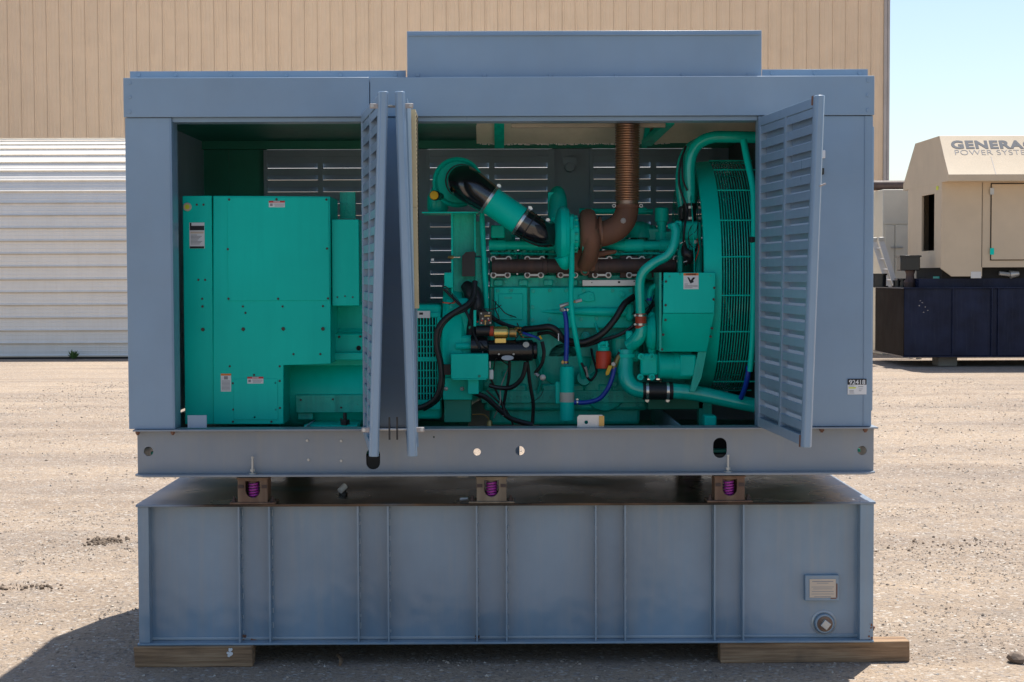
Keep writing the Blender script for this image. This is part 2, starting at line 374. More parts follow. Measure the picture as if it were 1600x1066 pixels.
o = rk.build('stone', M['rock'], smooth=False); o.location = g_ + Vector((0, 0, .02))
tag(o, 'fist sized brown stone on the gravel at lower right', 'stone')
st = MB(); a_ = gp(528, 1027); b_ = gp(531, 1042)
st.tube([a_ + Vector((0, 0, .012)), (a_+b_)/2 + Vector((.012, 0, .016)), b_ + Vector((0, 0, .01))], [.008, .010, .007], 6)
tag(st.build('stick', M['wood']), 'short dry stick lying in the shade before the tank', 'stick')

# ------------------------------------------------------------------ tan metal building far behind
YB = 45.0; s_ = S(YB)
xr = P(1379, 430, YB).x; pw = 20.0*s_; HB = 13.0
bld = thing('metal_building', (xr - 15, YB + 6, 0), 'tall tan ribbed metal building filling the background at upper left', 'building')
n_p = 74
MB().box((xr - n_p*pw + .01, YB + .06, 0), (xr - .01, YB + 14, HB - .01)).build('wall', M['panel'], bld)
MB().prism([(YB - .3, HB), (YB + 7, HB + 1.2), (YB + 14.3, HB)], 'X', xr - n_p*pw - .3, xr + .3).build('roof', M['trim'], bld)
pr = [(0, .03), (.025, .0), (.055, .0), (.08, .03), (pw*.36, .03), (pw*.38, .022), (pw*.42, .022), (pw*.44, .03), (pw*.66, .03), (pw*.68, .022), (pw*.72, .022), (pw*.74, .03), (pw - .008, .03), (pw - .008, .055), (0, .055)]
p0 = MB().prism([(x, YB + y) for x, y in pr], 'Z', 0.15, HB - .02).build('wall_panel', M['panel'], bld, smooth=False)
base0 = ORG[p0] - Vector((0, 0, 0)); cx0 = base0.x
p0.location.x = xr - pw + cx0 - ORG[bld].x
for i in range(1, n_p):
    inst(p0, (xr - (i+1)*pw + cx0, base0.y, base0.z), bld)
MB().box((xr - .0, YB - .03, 0), (xr + .10, YB + .1, HB - .03)).build('corner_trim', M['trim'], bld)
MB().cyl((xr + .155, YB + .02, 0), (xr + .155, YB + .02, HB - .05), .05, seg=10).build('downpipe', M['trim'], bld)

# ------------------------------------------------------------------ white arched shed
YS = 33.0
x_l, x_r = P(-140, 500, YS).x, 7.6
shed = thing('arched_shed', ((x_l+x_r)/2, YS + 3, 0), 'white corrugated arch roofed shed behind the grey unit, left', 'shed')
Lp = 0.333
prf = [(0, .0), (0, -.028), (.035, -.028), (.06, 0), (Lp*.36, 0), (Lp*.38, -.006), (Lp*.44, -.006), (Lp*.46, 0), (Lp*.68, 0), (Lp*.70, -.006), (Lp*.76, -.006), (Lp*.78, 0), (Lp + .004, 0), (Lp + .004, .02), (0, .02)]
mb = MB(); mb.v = []; mb.prism([(y, z) for z, y in prf], 'X', x_l, x_r)
me = bpy.data.meshes.new('wall_panel'); me.from_pydata(mb.v, [], mb.f); me.materials.append(M['shed'])
bm = bmesh.new(); bm.from_mesh(me); bmesh.ops.recalc_face_normals(bm, faces=bm.faces[:]); bm.to_mesh(me); bm.free()
sm_ = MB().box((x_l, -.036, -.012), (x_r, -.0285, .02)); sme = bpy.data.meshes.new('seam_strip'); sme.from_pydata(sm_.v, [], sm_.f); sme.materials.append(M['seam'])
y, z = YS, 0.06; ys_ = []; k = 0
angs = [0]*9 + [3, 9, 15, 22, 29, 36, 43, 50, 57, 64, 70, 76, 82, 87]
angs = angs + [180 - a for a in reversed(angs)]
outline = [(y + .03, .02)]
for a in angs:
    o = link('wall_panel', me, (0, y, z), shed); o.rotation_euler.x = -R(a)
    e_ = bpy.data.objects.new('seam_strip', sme); COL.objects.link(e_); e_.parent = o
    y += Lp*math.sin(R(a)); z += Lp*math.cos(R(a)); outline.append((y, z))
inner = [(yy + (0.04 if yy < YS + 3.2 else -0.04), zz - 0.05) for yy, zz in outline]
inner[0] = (YS + .05, 0.0); inner[-1] = (outline[-1][0] - .05, 0.0)
MB().prism(inner, 'X', x_l + .05, x_r - .05).build('end_wall', M['shed'], shed, smooth=False)
MB().box((x_l, YS - .02, 0), (x_r, YS + .05, .058)).build('base_strip', M['void'], shed)
# weed in front of the shed
wd = thing('weed', (P(115, 555, YS - .35).x, YS - .35, 0), 'small green weed growing at the foot of the white shed', 'plant')
ml, ms = MB(), MB(); c_ = ORG[wd]
for i in range(46):
    a = random.uniform(0, 6.28); e = random.uniform(.35, 1.45); L = random.uniform(.14, .27)
    d = Vector((math.cos(a)*math.cos(e), math.sin(a)*math.cos(e)*.6, math.sin(e)))
    p = c_ + Vector((random.uniform(-.05, .05), random.uniform(-.04, .04), .02)); w = d.cross(Vector((0, 0, 1))).normalized()*random.uniform(.022, .04)
    up = w.cross(d).normalized()*.012
    ml.add([p, p + d*L*.5 + w + up, p + d*L, p + d*L*.5 - w + up, p + d*L*.5 - up], [(0, 1, 4), (1, 2, 4), (2, 3, 4), (3, 0, 4)])
ml.build('foliage', M['leaf'], wd, smooth=False, stuff=True)
for i in range(5):
    a = i*1.3; ms.cyl(c_, c_ + Vector((math.cos(a)*.05, math.sin(a)*.04, .12)), .008, .004, 5)
ms.build('stem', M['leaf'], wd)

# ------------------------------------------------------------------ tan generator on a black tank, right background
YG = 27.9; q = S(YG)
zt = P(1500, 449, YG).z; zb = P(1500, 558, YG).z
xl = P(1413, 500, YG).x; xR = xl + 11.0
bt = thing('black_fuel_tank', (xl + 5, YG + 1.4, zb), 'long glossy black ribbed fuel tank under the tan generator', 'fuel tank')
MB().box((xl, YG, zb + .03), (xR, YG + 2.85, zt - .03)).build('tank_body', M['navy'], bt, bevel=.01)
MB().box((xl - .04, YG - .06, zt - .028), (xR, YG + 2.9, zt)).build('top_plate', M['navy'], bt)
MB().box((xl - .04, YG - .06, zb), (xR, YG + 2.9, zb + .028)).build('bottom_flange', M['navy'], bt)
MB().box((xl - .012, YG + .012, zb + .032), (xl - .001, YG + 2.83, zt - .032)).build('end_plate', M['matblack'], bt)  # thin sheet added to carry the painted dark reflection on the tank end
rib = None
for x in (1488, 1549, 1559, 1622, 1632, 1700, 1770):
    X = P(x, 500, YG).x
    if rib is None: rib = MB().box((X - .012, YG - .055, zb + .03), (X + .012, YG - .003, zt - .03)).build('rib', M['navy'], bt)
    else: inst(rib, (X, ORG[rib].y, ORG[rib].z), bt)
for x, yy in ((1441, 473), (1446, 480), (1437, 478), (1450, 485), (1443, 488), (1438, 470)):
    p = P(x, yy, YG - .004); MB().box((p.x - random.uniform(.008, .022), YG - .003, p.z - .008), (p.x + random.uniform(.005, .02), YG - .0005, p.z + random.uniform(.004, .018))).build('paint_chip', M['trim'], bt, smooth=False)
cb = MB().bx(1466, 557, 1496, 575, YG + .35, YG + .9)
cb.v = [Vector((v.x, v.y, 0.0 if v.z < zb - .1 else zb)) for v in cb.v]
tag(cb.build('concrete_block', M['concrete'], bevel=.015), 'rough concrete block holding up the black tank', 'concrete block')
cb2 = MB().box((xR - 2.0, YG + .35, 0), (xR - 1.5, YG + .9, zb)).build('concrete_block', M['concrete'], bevel=.015)
tag(cb2, 'concrete block under the far right end of the black tank', 'concrete block')
# generator housing
zg0 = P(1500, 432, YG).z; ze = P(1500, 283, YG).z; ztop = P(1500, 212, YG + .2).z
X0 = P(1471, 350, YG).x
X1 = X0 + 9.5
tg = thing('tan_generator', (X0 + 4, YG + 1.5, zt), 'tan generator housing with overhanging hood and grey lettering', 'generator')
xd, xs1 = P(1549, 350, YG).x, P(1535, 350, YG).x
zsk = P(1500, 418, YG).z
body = MB()
za = P(1471, 420, YG).z; xa = P(1487, 432, YG).x
body.prism([(X0, za), (xa, zg0), (xs1, zg0), (xs1, ze - .03), (X0, ze - .03)], 'Y', YG, YG + .05)
body.build('front_panel', M['tan'], tg)
MB().box((xs1 + .006, YG + .012, zsk), (X1, YG + .05, ze - .03)).build('wall', M['tan'], tg)
dr = MB().box((xd, YG - .022, P(1500, 406, YG).z), (xd + 2.2, YG + .008, P(1500, 288, YG).z)).build('door', M['tan'], tg, bevel=.006)
MB().box((xd - .02, YG - .006, P(1500, 406, YG).z - .02), (xd + 2.22, YG + .010, P(1500, 288, YG).z + .02)).build('door_gap', M['void'], tg)
MB().box((P(1534, 350, YG).x, YG - .003, zsk + .0), (P(1534.7, 350, YG).x, YG + .02, ze - .04)).build('panel_gap', M['void'], tg)
for yy, mt in ((299, M['zinc']), (393, M['teal'])):
    p = P(1550, yy, YG - .03); MB().box((p.x - .045, p.y - .01, p.z - .075), (p.x + .045, p.y + .006, p.z + .075)).build('hinge', mt, dr)
# end wall with a dark louvre opening
Yb = YG + 3.05
def endpt(x, yy): pass
yo0, yo1 = YG + .62, YG + 1.75
zo0, zo1 = P(1450, 392, YG + 1).z, P(1450, 304, YG + 1).z
ew = MB()
ew.box((X0 + .002, YG + .052, zg0 + .2), (X0 + .05, yo0, ze - .03)); ew.box((X0 + .002, yo1, zg0 + .2), (X0 + .05, Yb, ze - .03))
ew.box((X0 + .002, yo0, zg0 + .2), (X0 + .05, yo1, zo0)); ew.box((X0 + .002, yo0, zo1), (X0 + .05, yo1, ze - .03))
ew.build('end_wall', M['tan'], tg, smooth=False)
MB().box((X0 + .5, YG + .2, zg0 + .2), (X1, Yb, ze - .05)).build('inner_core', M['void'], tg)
MB().box((X0 + .012, Yb - .06, zg0 + .2), (X1, Yb - .02, ze - .03)).build('rear_wall', M['tan'], tg)
for i in range(1):
    p = (X0 - .006, yo0 - .25, zo1 + .1); MB().box((p[0], p[1] - .09, p[2] - .03), (X0, p[1] + .09, p[2] + .06)).build('sticker', M['lyellow'], tg)
p = P(1525, 428, YG); MB().box((p.x - .12, YG - .006, p.z - .10), (p.x + .12, YG - .001, p.z + .05)).build('data_plate', M['alu'], tg)
# hood: profile in Y,Z
ye = YG - .55
zc0 = P(1500, 273, ye).z; zcr = P(1500, 245, YG - .2).z
zeb = P(1500, 283, ye).z
hood = [(ye, zeb), (ye, zc0), (YG - .17, zcr), (YG + .24, ztop), (YG + 2.4, ztop), (YG + 3.55, zc0), (YG + 3.55, zeb)]
MB().prism(hood, 'X', X0, X1).build('hood', M['tan'], tg, bevel=.006, ang=20)
sl = Vector((0, YG + .24 - (YG - .17), ztop - zcr)).normalized(); th = math.atan2(sl.z, sl.y)
nrm = Vector((0, -sl.z, sl.y))
Mt = Matrix.Rotation(th, 4, 'X')
Ls = math.hypot(.41, ztop - zcr)
lo = Vector((P(1487, 230, YG).x, YG - .17, zcr))
text('GENERAC', 'lettering', M['greyprint'], tg, 0, 0, 0, 0, stretch=1.22, bold=.014, M=Mt, loc=lo + sl*(Ls*.40) + nrm*.004, size=.33, space=1.10)
text('POWER SYSTEMS', 'lettering', M['inkgrey'], tg, 0, 0, 0, 0, stretch=1.12, bold=-.004, space=1.02, M=Mt, loc=Vector((P(1489, 230, YG).x, 0, 0)) + Vector((0, lo.y, lo.z)) + sl*(Ls*.09) + nrm*.004, size=.225)
xs_ = P(1549, 250, YG - .2).x
s2 = Vector((0, YG - .17 - ye, zcr - zc0)); n2 = Vector((0, -s2.z, s2.y)).normalized()
g1 = MB(); w_ = Vector((.008, 0, 0)); a0 = Vector((xs_, ye, zc0)) + n2*.003; a1 = Vector((xs_, YG - .17, zcr)) + n2*.003
g1.hexa([a0 - w_, a0 + w_, a0 + w_ - n2*.01, a0 - w_ - n2*.01, a1 - w_, a1 + w_, a1 + w_ - n2*.01, a1 - w_ - n2*.01])
g1.build('seam_strip', M['trim'], tg)
MB().box((xl + .4, YG - .02 + .3, zt), (X1 + .3, YG + 2.6, zt + .20)).build('skid', M['navy'], tg)
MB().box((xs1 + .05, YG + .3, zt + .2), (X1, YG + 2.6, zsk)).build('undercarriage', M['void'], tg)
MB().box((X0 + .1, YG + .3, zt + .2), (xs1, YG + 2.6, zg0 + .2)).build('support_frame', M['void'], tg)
p = P(1578, 429, YG + .2); MB().cyl(p, p + Vector((.2, 0, .02)), .10, .06, 10).cyl(p + Vector((-.25, 0, .03)), p, .05, .05, 8).build('drain_valve', M['zinc'], tg)
gc = MB().bx(1467, 432, 1484, 446, YG + .5, YG + 1.0); gc.build('green_cabinet', M['teal'], tg)
# black box on a stubby post, standing on the tank
pb = P(1422, 446, YG + .6)
bp = thing('post_box', (pb.x, YG + .7, zt), 'black metal box on a stubby post standing on the black tank', 'control box')
MB().bx(1407, 400, 1438, 423, YG + .5, YG + .9).build('box', M['black'], bp, bevel=.02)
MB().bx(1406, 399, 1440, 402, YG + .47, YG + .93).build('lid', M['black'], bp, bevel=.005)
c0 = P(1422, 423, YG + .7); MB().tube([(c0.x, YG + .7, zt), (c0.x, YG + .7, zt + .12), (c0.x, YG + .7, zt + .2), (c0.x, YG + .7, c0.z - .1), (c0.x, YG + .7, c0.z)], [.13, .15, .10, .09, .12], 12, 1).build('post', M['darkrust'], bp)
for i, (x, r, h) in enumerate(((1411, .13, .16), (1402, .10, .12), (1374, .16, .28))):
    p = P(x, 446, YG + 1.2)
    o = MB().lathe((p.x, YG + 1.2, zt), (0, 0, 1), [(0, r*1.3), (.03, r*1.3), (.031, r), (h, r), (h + .001, r*1.15), (h + .04, r*1.15)], 14).build('tank_fitting', M['black'], bt)
# pale container, muffler and ladder behind
YC = 33.5
pc = thing('pale_container', (P(1440, 440, YC).x, YC + 1, 0), 'pale cream container behind the tan generator', 'container')
cx_l, cx_r = P(1379, 400, YC).x, P(1379, 400, YC).x + 5
zct = P(1400, 296, YC).z
MB().box((cx_l, YC, 0), (cx_r, YC + 2.4, zct)).build('body', M['pale'], pc, bevel=.02)
xm = P(1398, 400, YC).x
for xa_, xb_ in ((cx_l + .06, xm - .02), (xm + .02, xm + 1.1)):
    dd = MB().box((xa_, YC - .03, .3), (xb_, YC - .002, P(1400, 352, YC).z)).build('door', M['pale'], pc, bevel=.008)
MB().box((xm - .12, YC - .06, P(1400, 387, YC).z - .02), (xm + .2, YC - .032, P(1400, 387, YC).z + .02)).build('handle', M['zinc'], dd)
MB().box((cx_l, YC - .02, P(1400, 350, YC).z), (cx_r, YC - .001, P(1400, 349, YC).z + .03)).build('rail', M['pale'], pc)
mu = thing('muffler', (P(1396, 286, YC + .8).x, YC + .8, zct), 'dark cylindrical exhaust muffler lying on the pale container', 'muffler')
pm = P(1380, 287, YC + .8); rm = zct + .14
MB().lathe((pm.x - .8, YC + .8, zct + .15), (1, 0, 0), [(0, .06), (.01, .13), (1.6, .13), (1.62, .06), (3.5, .06)], 16).build('barrel', M['darkrust'], mu)
MB().box((pm.x - .5, YC + .7, zct), (pm.x - .4, YC + .9, zct + .06)).box((pm.x + .4, YC + .7, zct), (pm.x + .5, YC + .9, zct + .06)).build('saddle', M['black'], mu)
YL = 31.2
ld = thing('ladder', (P(1434, 562, YL).x, YL, 0), 'aluminium ladder leaning beside the tan building corner', 'ladder')
la, lb = P(1377, 377, YL + .5), P(1436, 563, YL)
lb.z = 0
dv = Vector((-.09, .38, .0))
for off in (Vector(), dv):
    rl = MB(); a, b = la + off, lb + off; w = Vector((.062, 0, .018)); dpt = Vector((0, .03, 0))
    rl.hexa([b - w - dpt, b + w - dpt, b + w + dpt, b - w + dpt, a - w - dpt, a + w - dpt, a + w + dpt, a - w + dpt]); rl.build('rail', M['alu'], ld)
for i in range(11):
    t = .04 + i*.09; p = lb + (la - lb)*t; MB().cyl(p, p + dv, .018, seg=8).build('rung', M['alu'], ld)
for off in (Vector(), dv): MB().box(la + off - Vector((.07, .05, .0)), la + off + Vector((.07, .05, .10))).build('end_cap', M['zinc'], ld, bevel=.01)
# ------------------------------------------------------------------ timbers
def timber(x0, y0, x1, y1, Yf, Yb, lab, rot=0):
    mb = MB().bx(x0, y0, x1, y1, Yf, Yb); zt_ = max(v.z for v in mb.v)
    mb.v = [Vector((v.x, v.y, v.z if v.z == zt_ else -0.005)) for v in mb.v]
    return mb
ZTB = P(789, 1006, 0).z                                     # underside of the tank
def timber(x0, x1, Yf, Yb, lab, rot=0.0):
    X0_, X1_ = P(x0, 1020, Yf).x, P(x1, 1020, Yf).x
    mb = MB(); n = 14; vs = []
    for i in range(n + 1):
        x = X0_ + (X1_ - X0_)*i/n
        for (yy, zz) in ((Yf, -.004), (Yb, -.004), (Yb, ZTB), (Yf, ZTB)):
            j = lambda k: 0.004*noise.noise((x*6, yy*9 + k, zz*11))
            vs.append((x + (j(1)*2 if 0 < i < n else j(4)*3), yy + rot*(x - X0_) + j(2), zz + (j(3) if zz < .01 else -abs(j(3))*.4)))
    fs = [[i*4+k, i*4+(k+1) % 4, i*4+4+(k+1) % 4, i*4+4+k] for i in range(n) for k in range(4)] + [[3, 2, 1, 0], [n*4, n*4+1, n*4+2, n*4+3]]
    mb.add(vs, fs)
    return tag(mb.build('timber', M['wood'], bevel=.006, smooth=False), lab, 'timber')
tl = timber(209, 395, -.035, .085, 'short timber block with a white paint splash under the left end of the tank')
timber(1126, 1423, -.005, .12, 'long weathered timber sticking out past the right end of the tank', .02)
timber(225, 420, 1.95, 2.07, 'timber lying under the rear left of the tank')
timber(1140, 1290, 1.95, 2.07, 'timber lying under the rear right of the tank')
sp = MB()
c = P(360, 1021, -.038)
for i in range(16):
    a, r = random.uniform(0, 6.28), abs(random.gauss(0, .012)); e = random.uniform(.004, .009)
    p = c + Vector((r*math.cos(a)*.8, -.001 - i*.00005, r*math.sin(a)*1.3)); sp.cyl(p + Vector((0, .002, 0)), p, e, e*.8, 6)
sp.build('paint_splash', M['white'], tl, smooth=False, stuff=True)

# ------------------------------------------------------------------ fuel tank
zT, zB_ = P(789, 786, 0).z, ZTB
xT0, xT1 = P(216, 890, 0).x, P(1365, 890, 0).x
TD = 2.12
ft = thing('fuel_tank', ((xT0+xT1)/2, TD/2, zB_), 'long grey ribbed steel fuel tank with a stained top resting on timbers', 'fuel tank')
rec = 0.075                                                 # the sheet sits behind the ribs
zt0, zb0 = zT - .014, zB_ + .012
MB().box((xT0 + .055, rec, zb0 + .001), (xT1 - .055, TD - .07, zt0 - .001)).build('tank_body', M['tankgrey'], ft)
tp = MB().box((xT0 - .008, -.012, zt0), (xT1 + .008, TD + .01, zT)).build('top_plate', M['tanktop'], ft, bevel=.003)
MB().box((xT0 - .008, -.012, zB_), (xT1 + .002, TD + .01, zb0)).build('bottom_flange', M['tankgrey'], ft, bevel=.003)
for xa_, xb_, sgn in ((xT0, xT0 + .06, 1), (xT1 - .075, xT1, -1)):
    MB().box((xa_, 0, zb0 + .001), (xb_, .009, zt0 - .001)).build('corner_post', M['tankgrey'], ft, bevel=.002)
    xe = xa_ if sgn > 0 else xb_
    MB().box((xe, .0095, zb0 + .001), (xe + sgn*.01, TD, zt0 - .001)).build('end_plate', M['tankgrey'], ft)
    xi = xb_ if sgn > 0 else xa_
    MB().box((xi - sgn*.009, .0095, zb0 + .001), (xi, rec, zt0 - .001)).build('post_flange', M['tankgrey'], ft)
rib = None
for x in (373.5, 421, 559.5, 606.5, 745, 791.5, 931, 977, 1117, 1162):
    X = P(x, 890, 0).x
    if rib is None:
        rib = MB().prism([(X - .0045, 0.0), (X + .0045, 0.0), (X + .0045, rec - .001), (X - .0045, rec - .001)], 'Z', zb0 + .001, zt0 - .001).build('rib', M['tankgrey'], ft)
    else: inst(rib, (X, ORG[rib].y, ORG[rib].z), ft)
wl = MB()
for x in (374, 421, 559, 606, 745, 792, 931, 977, 1117, 1162):
    X = P(x, 890, 0).x
    for k in range(9):
        z = zb0 + .05 + (zt0 - zb0 - .1)*(k + random.uniform(-.25, .25))/8; h = random.uniform(.012, .035)
        wl.tube([(X + .007, rec - .004, z), (X + .008, rec - .005, z + h*.5), (X + .007, rec - .004, z + h)], .0045, 5, 1)
X = P(1113, 890, 0).x
wl.tube([(X, rec - .002, zb0 + .02), (X + .001, rec - .003, (zb0+zt0)/2), (X, rec - .002, zt0 - .01)], .004, 5, 6)
wl.tube([(xT0 + .06, rec - .003, zb0 + .008), (0, rec - .004, zb0 + .008), (xT1 - .06, rec - .003, zb0 + .008)], .009, 6, 1)
wl.build('weld_beads', M['weld'], ft, stuff=True)
np_ = MB().bx(1258, 899, 1311, 939, rec - .028, rec - .001).build('plate_holder', M['tankgrey'], ft, bevel=.003)
npb = MB().bx(1265, 905, 1306, 934, rec - .0305, rec - .0285).build('data_plate', M['cream'], ft, bevel=.001)
for i, (yy, w, hh) in enumerate(((908, 33, 1.3), (911, 18, .8), (917, 35, .8), (920, 30, .7), (924, 34, .8), (928, 35, .7), (932, 26, .8))):
    MB().bx(1285.5 - w/2, yy, 1285.5 + w/2, yy + hh, rec - .0312, rec - .0306).build('print_line', M['inkgrey'], npb)
MB().bx(1306.5, 912, 1308.5, 934, rec - .0295, rec - .0284).bx(1298, 934.5, 1307, 936, rec - .0295, rec - .0284).build('rust_edge', M['rust'], npb)
pg = P(1287, 973, rec)
dp = MB().lathe(pg, (0, -1, 0), [(-.004, .072), (.004, .070), (.010, .060), (.006, .056)], 26).build('weld_ring', M['zinc'], ft)
pl_ = MB().lathe(pg, (0, -1, 0), [(.002, .056), (.030, .054), (.034, .050), (.034, .043), (.026, .041)], 26).build('drain_fitting', M['tankgrey'], ft)
MB().lathe(pg, (0, -1, 0), [(.024, .043), (.038, .042), (.041, .038)], 22).build('plug_rim', M['bracketrust'], pl_)
sq = MB(); r_ = .030
for d0, d1 in ((.041, .066),):
    vs = [pg + Vector((math.cos(a)*r_, -d, math.sin(a)*r_)) for d in (d0, d1) for a in (R(8), R(98), R(188), R(278))]
    sq.add(vs, [(0, 1, 2, 3), (4, 5, 6, 7), (0, 1, 5, 4), (1, 2, 6, 5), (2, 3, 7, 6), (3, 0, 4, 7)])
sq.build('plug_square', M['zinc'], pl_, bevel=.003, smooth=False)
# fittings on top of the tank
p = P(536, 765, .35); p.z = zT
MB().lathe(p, (0, 0, 1), [(0, .026), (.015, .026), (.016, .018), (.045, .018)], 12).build('vent_pipe', M['black'], ft)
MB().cyl(p + Vector((-.016, -.03, .026)), p + Vector((.012, .0, .052)), .017, .019, 12).build('vent_cap', M['white'], ft)
p = P(722, 780, .06); p.z = zT + .012
MB().cyl(p + Vector((-.012, 0, 0)), p + Vector((.03, .01, .002)), .011, .011, 8).build('loose_bolt', M['zinc'], ft)
rs = MB()
for x, yy in ((379, 1001), (745, 1002), (930, 1003), (395, 1005), (1360, 985)):
    p = P(x, yy, rec - .006); 
    for k in range(7): rs.cyl(p + Vector((random.uniform(-.02, .02), .004, random.uniform(-.006, .03))), p + Vector((random.uniform(-.02, .02), -.001, random.uniform(-.006, .03))), random.uniform(.004, .010), seg=7)
for k in range(16):
    p = P(1361 + random.uniform(-4, 2.5), 1004 - 30*random.random()**2, 0); r_ = random.uniform(.002, .007); rs.cyl(p + Vector((0, .002, 0)), p + Vector((0, -.0006 - .00004*k, 0)), r_, seg=7)
rs.build('rust_patches', M['rust'], ft, stuff=True, smooth=False)

# ------------------------------------------------------------------ spring mounts
zs0, zs1 = zT, P(789, 744.5, 0).z
def spring_mount(xc, lab, brk, Yc=.06):
    X = P(xc, 765, 0).x; Hh = zs1 - zs0
    t = thing('spring_mount', (X, Yc, zs0), lab, 'spring mount', 'spring mounts between tank and skid')
    MB().box((X - .125, Yc - .075, zs0), (X + .125, Yc + .075, zs0 + .010)).build('foot_plate', brk, t, bevel=.003)
    w, u = .082, .040
    out = [(X - w, zs0 + .0105), (X + w, zs0 + .0105), (X + w, zs0 + Hh*.985), (X - w, zs0 + Hh*.985)]
    arc = [(X + u*math.cos(R(180 + a)), zs0 + .075 + .040*math.sin(R(180 + a))) for a in range(0, 181, 20)]
    hole = arc + [(X + u, zs0 + Hh*.86), (X - u, zs0 + Hh*.86)]
    pm_ = MB().plate(out, [hole], Yc - .066, Yc - .054)
    pm_.build('front_plate', brk, t, bevel=.002, smooth=False)
    MB().plate(out, [hole], Yc + .054, Yc + .066).build('rear_plate', brk, t, smooth=False)
    for s in (-1, 1):
        MB().prism([(Yc - .053, zs0 + .0105), (Yc + .053, zs0 + .0105), (Yc + .053, zs0 + Hh*.97), (Yc - .053, zs0 + Hh*.97)], 'X', X + s*w, X + s*(w - .008)).build('side_plate', brk, t)
        b = Vector((X + s*.105, Yc - .045, zs0 + .010)); MB().cyl(b, b + Vector((0, 0, .030)), .007, seg=8).lathe(b, (0, 0, 1), [(0, .014), (.014, .014)], 6).build('hold_down_bolt', M['darkrust'], t)
        MB().box((X + s*.050, Yc - .072, zs0 + Hh*.60), (X + s*.079, Yc - .0665, zs0 + Hh*.72)).build('stop_tab', M['darkrust'], t)
    MB().box((X - .088, Yc - .072, zs1 - .010), (X + .088, Yc + .07, zs1 - .001)).build('top_plate', brk, t, bevel=.002)
    coil = [(X + .026*math.cos(a), Yc - .02 + .026*math.sin(a), zs0 + .020 + (Hh*.80 - .02)*a/(2*math.pi*6.5)) for a in [i*math.pi/8 for i in range(int(6.5*16) + 1)]]
    MB().tube(coil, .0058, 7, 1).build('coil_spring', M['spring'], t)
    MB().cyl((X, Yc - .02, zs0 + Hh*.80), (X, Yc - .02, zs0 + Hh*.90), .030, seg=14).build('spring_cap', brk, t)
    return t
spring_mount(395, 'rust brown spring mount with magenta coil below the left end of the skid', M['bracketrust'])
spring_mount(768, 'dusty tan spring mount with magenta coil under the middle of the skid', M['palebracket'])
spring_mount(1140, 'brown spring mount with magenta coil below the right open door', M['bracketrust'])
spring_mount(1140, 'spring mount at the back edge of the tank top, behind the right front mount', M['bracketrust'], TD - .15)
spring_mount(395, 'spring mount at the back edge of the tank top, behind the left front mount', M['bracketrust'], TD - .15)

# ------------------------------------------------------------------ skid
zk0, zk1 = P(789, 741, 0).z, P(789, 669, 0).z
xk0, xk1 = P(213, 706, 0).x, P(1367, 706, 0).x
sk = thing('base_skid', ((xk0+xk1)/2, 1.0, zk0), 'long grey steel skid beam with round and slotted holes under the housing', 'skid')
def circ(x, yy, r, n=22): 
    c = P(x, yy, .03); rr = r*.0035; return [(c.x + rr*math.cos(2*math.pi*k/n), c.z + rr*math.sin(2*math.pi*k/n)) for k in range(n)]
def slot(x, yy, rx, hh):
    c = P(x, yy, .03); r = rx*.0035; h = (hh - rx)*.0035
    return [(c.x + r*math.cos(R(a)), c.z + h + r*math.sin(R(a))) for a in range(0, 181, 18)] + [(c.x + r*math.cos(R(a)), c.z - h + r*math.sin(R(a))) for a in range(180, 361, 18)]
holes = [circ(232, 705.5, 7.5), slot(583, 717, 11, 17), circ(745.5, 706.5, 5.8), circ(812.5, 704.5, 7.3), slot(1125, 700, 10.8, 16), circ(1347, 704, 7.3), circ(678, 683, 1.4, 8)]
MB().plate([(xk0, zk0 + .008), (xk1, zk0 + .008), (xk1, zk1 - .010), (xk0, zk1 - .010)], holes, .03, .040).build('beam_web', M['skidgrey'], sk, smooth=False)
# matching rear beam
MB().plate([(xk0, zk0 + .008), (xk1, zk0 + .008), (xk1, zk1 - .010), (xk0, zk1 - .010)], [], 2.02, 2.03).build('beam_web', M['skidgrey'], sk, smooth=False)
for Ya, Yb_ in ((-.055, .12), (1.94, 2.11)):
    ex = .03 if Ya < 0 else 0
    MB().prism([(xk0 - ex*.3, Ya + .06), (xk0 + ex*1.6, Ya), (xk1 - ex*2, Ya), (xk1 + ex*.1, Ya + .06), (xk1 + ex*.1, Yb_), (xk0 - ex*.3, Yb_)], 'Z', zk0 - .004, zk0 + .0075).build('bottom_flange', M['skidgrey'], sk, bevel=.002)
    MB().box((xk0 - .012, Ya + .025, zk1 - .0095), (xk1 + .012, Yb_, zk1)).build('top_flange', M['skidgrey'], sk, bevel=.002)
for X in (xk0, xk1 - .012): MB().box((X, .1305, zk0 + .008), (X + .012, 1.93, zk1 - .0105)).build('end_channel', M['skidgrey'], sk)
p_ = P(806, 706, 1.0); MB().box((p_.x - .03, .95, zk0 - .004), (p_.x + .022, 1.05, zk0 + .098)).build('cross_member', M['greydark'], sk)
for x in (500, 1040): 
    X = P(x, 706, 1).x; MB().box((X, .045, zk0 + .01), (X + .01, 2.015, zk1 - .012)).build('cross_member', M['greydark'], sk)
fl = MB().box((xk0 + .05, .13, zk0 + .10), (P(724, 706, .5).x, 2.0, zk0 + .115)); fl.box((P(850, 706, .5).x, .13, zk0 + .10), (xk1 - .05, 2.0, zk0 + .115))
fl.build('dark_floor_plate', M['tealdark'], sk)  # floor plate added to make the open skid frame dark inside
MB().bolts([(480, 688.5), (533, 689), (482, 718.5), (533, 720)], .03, 2.4, .007).build('bolt_heads', M['zinc'], sk, stuff=True)
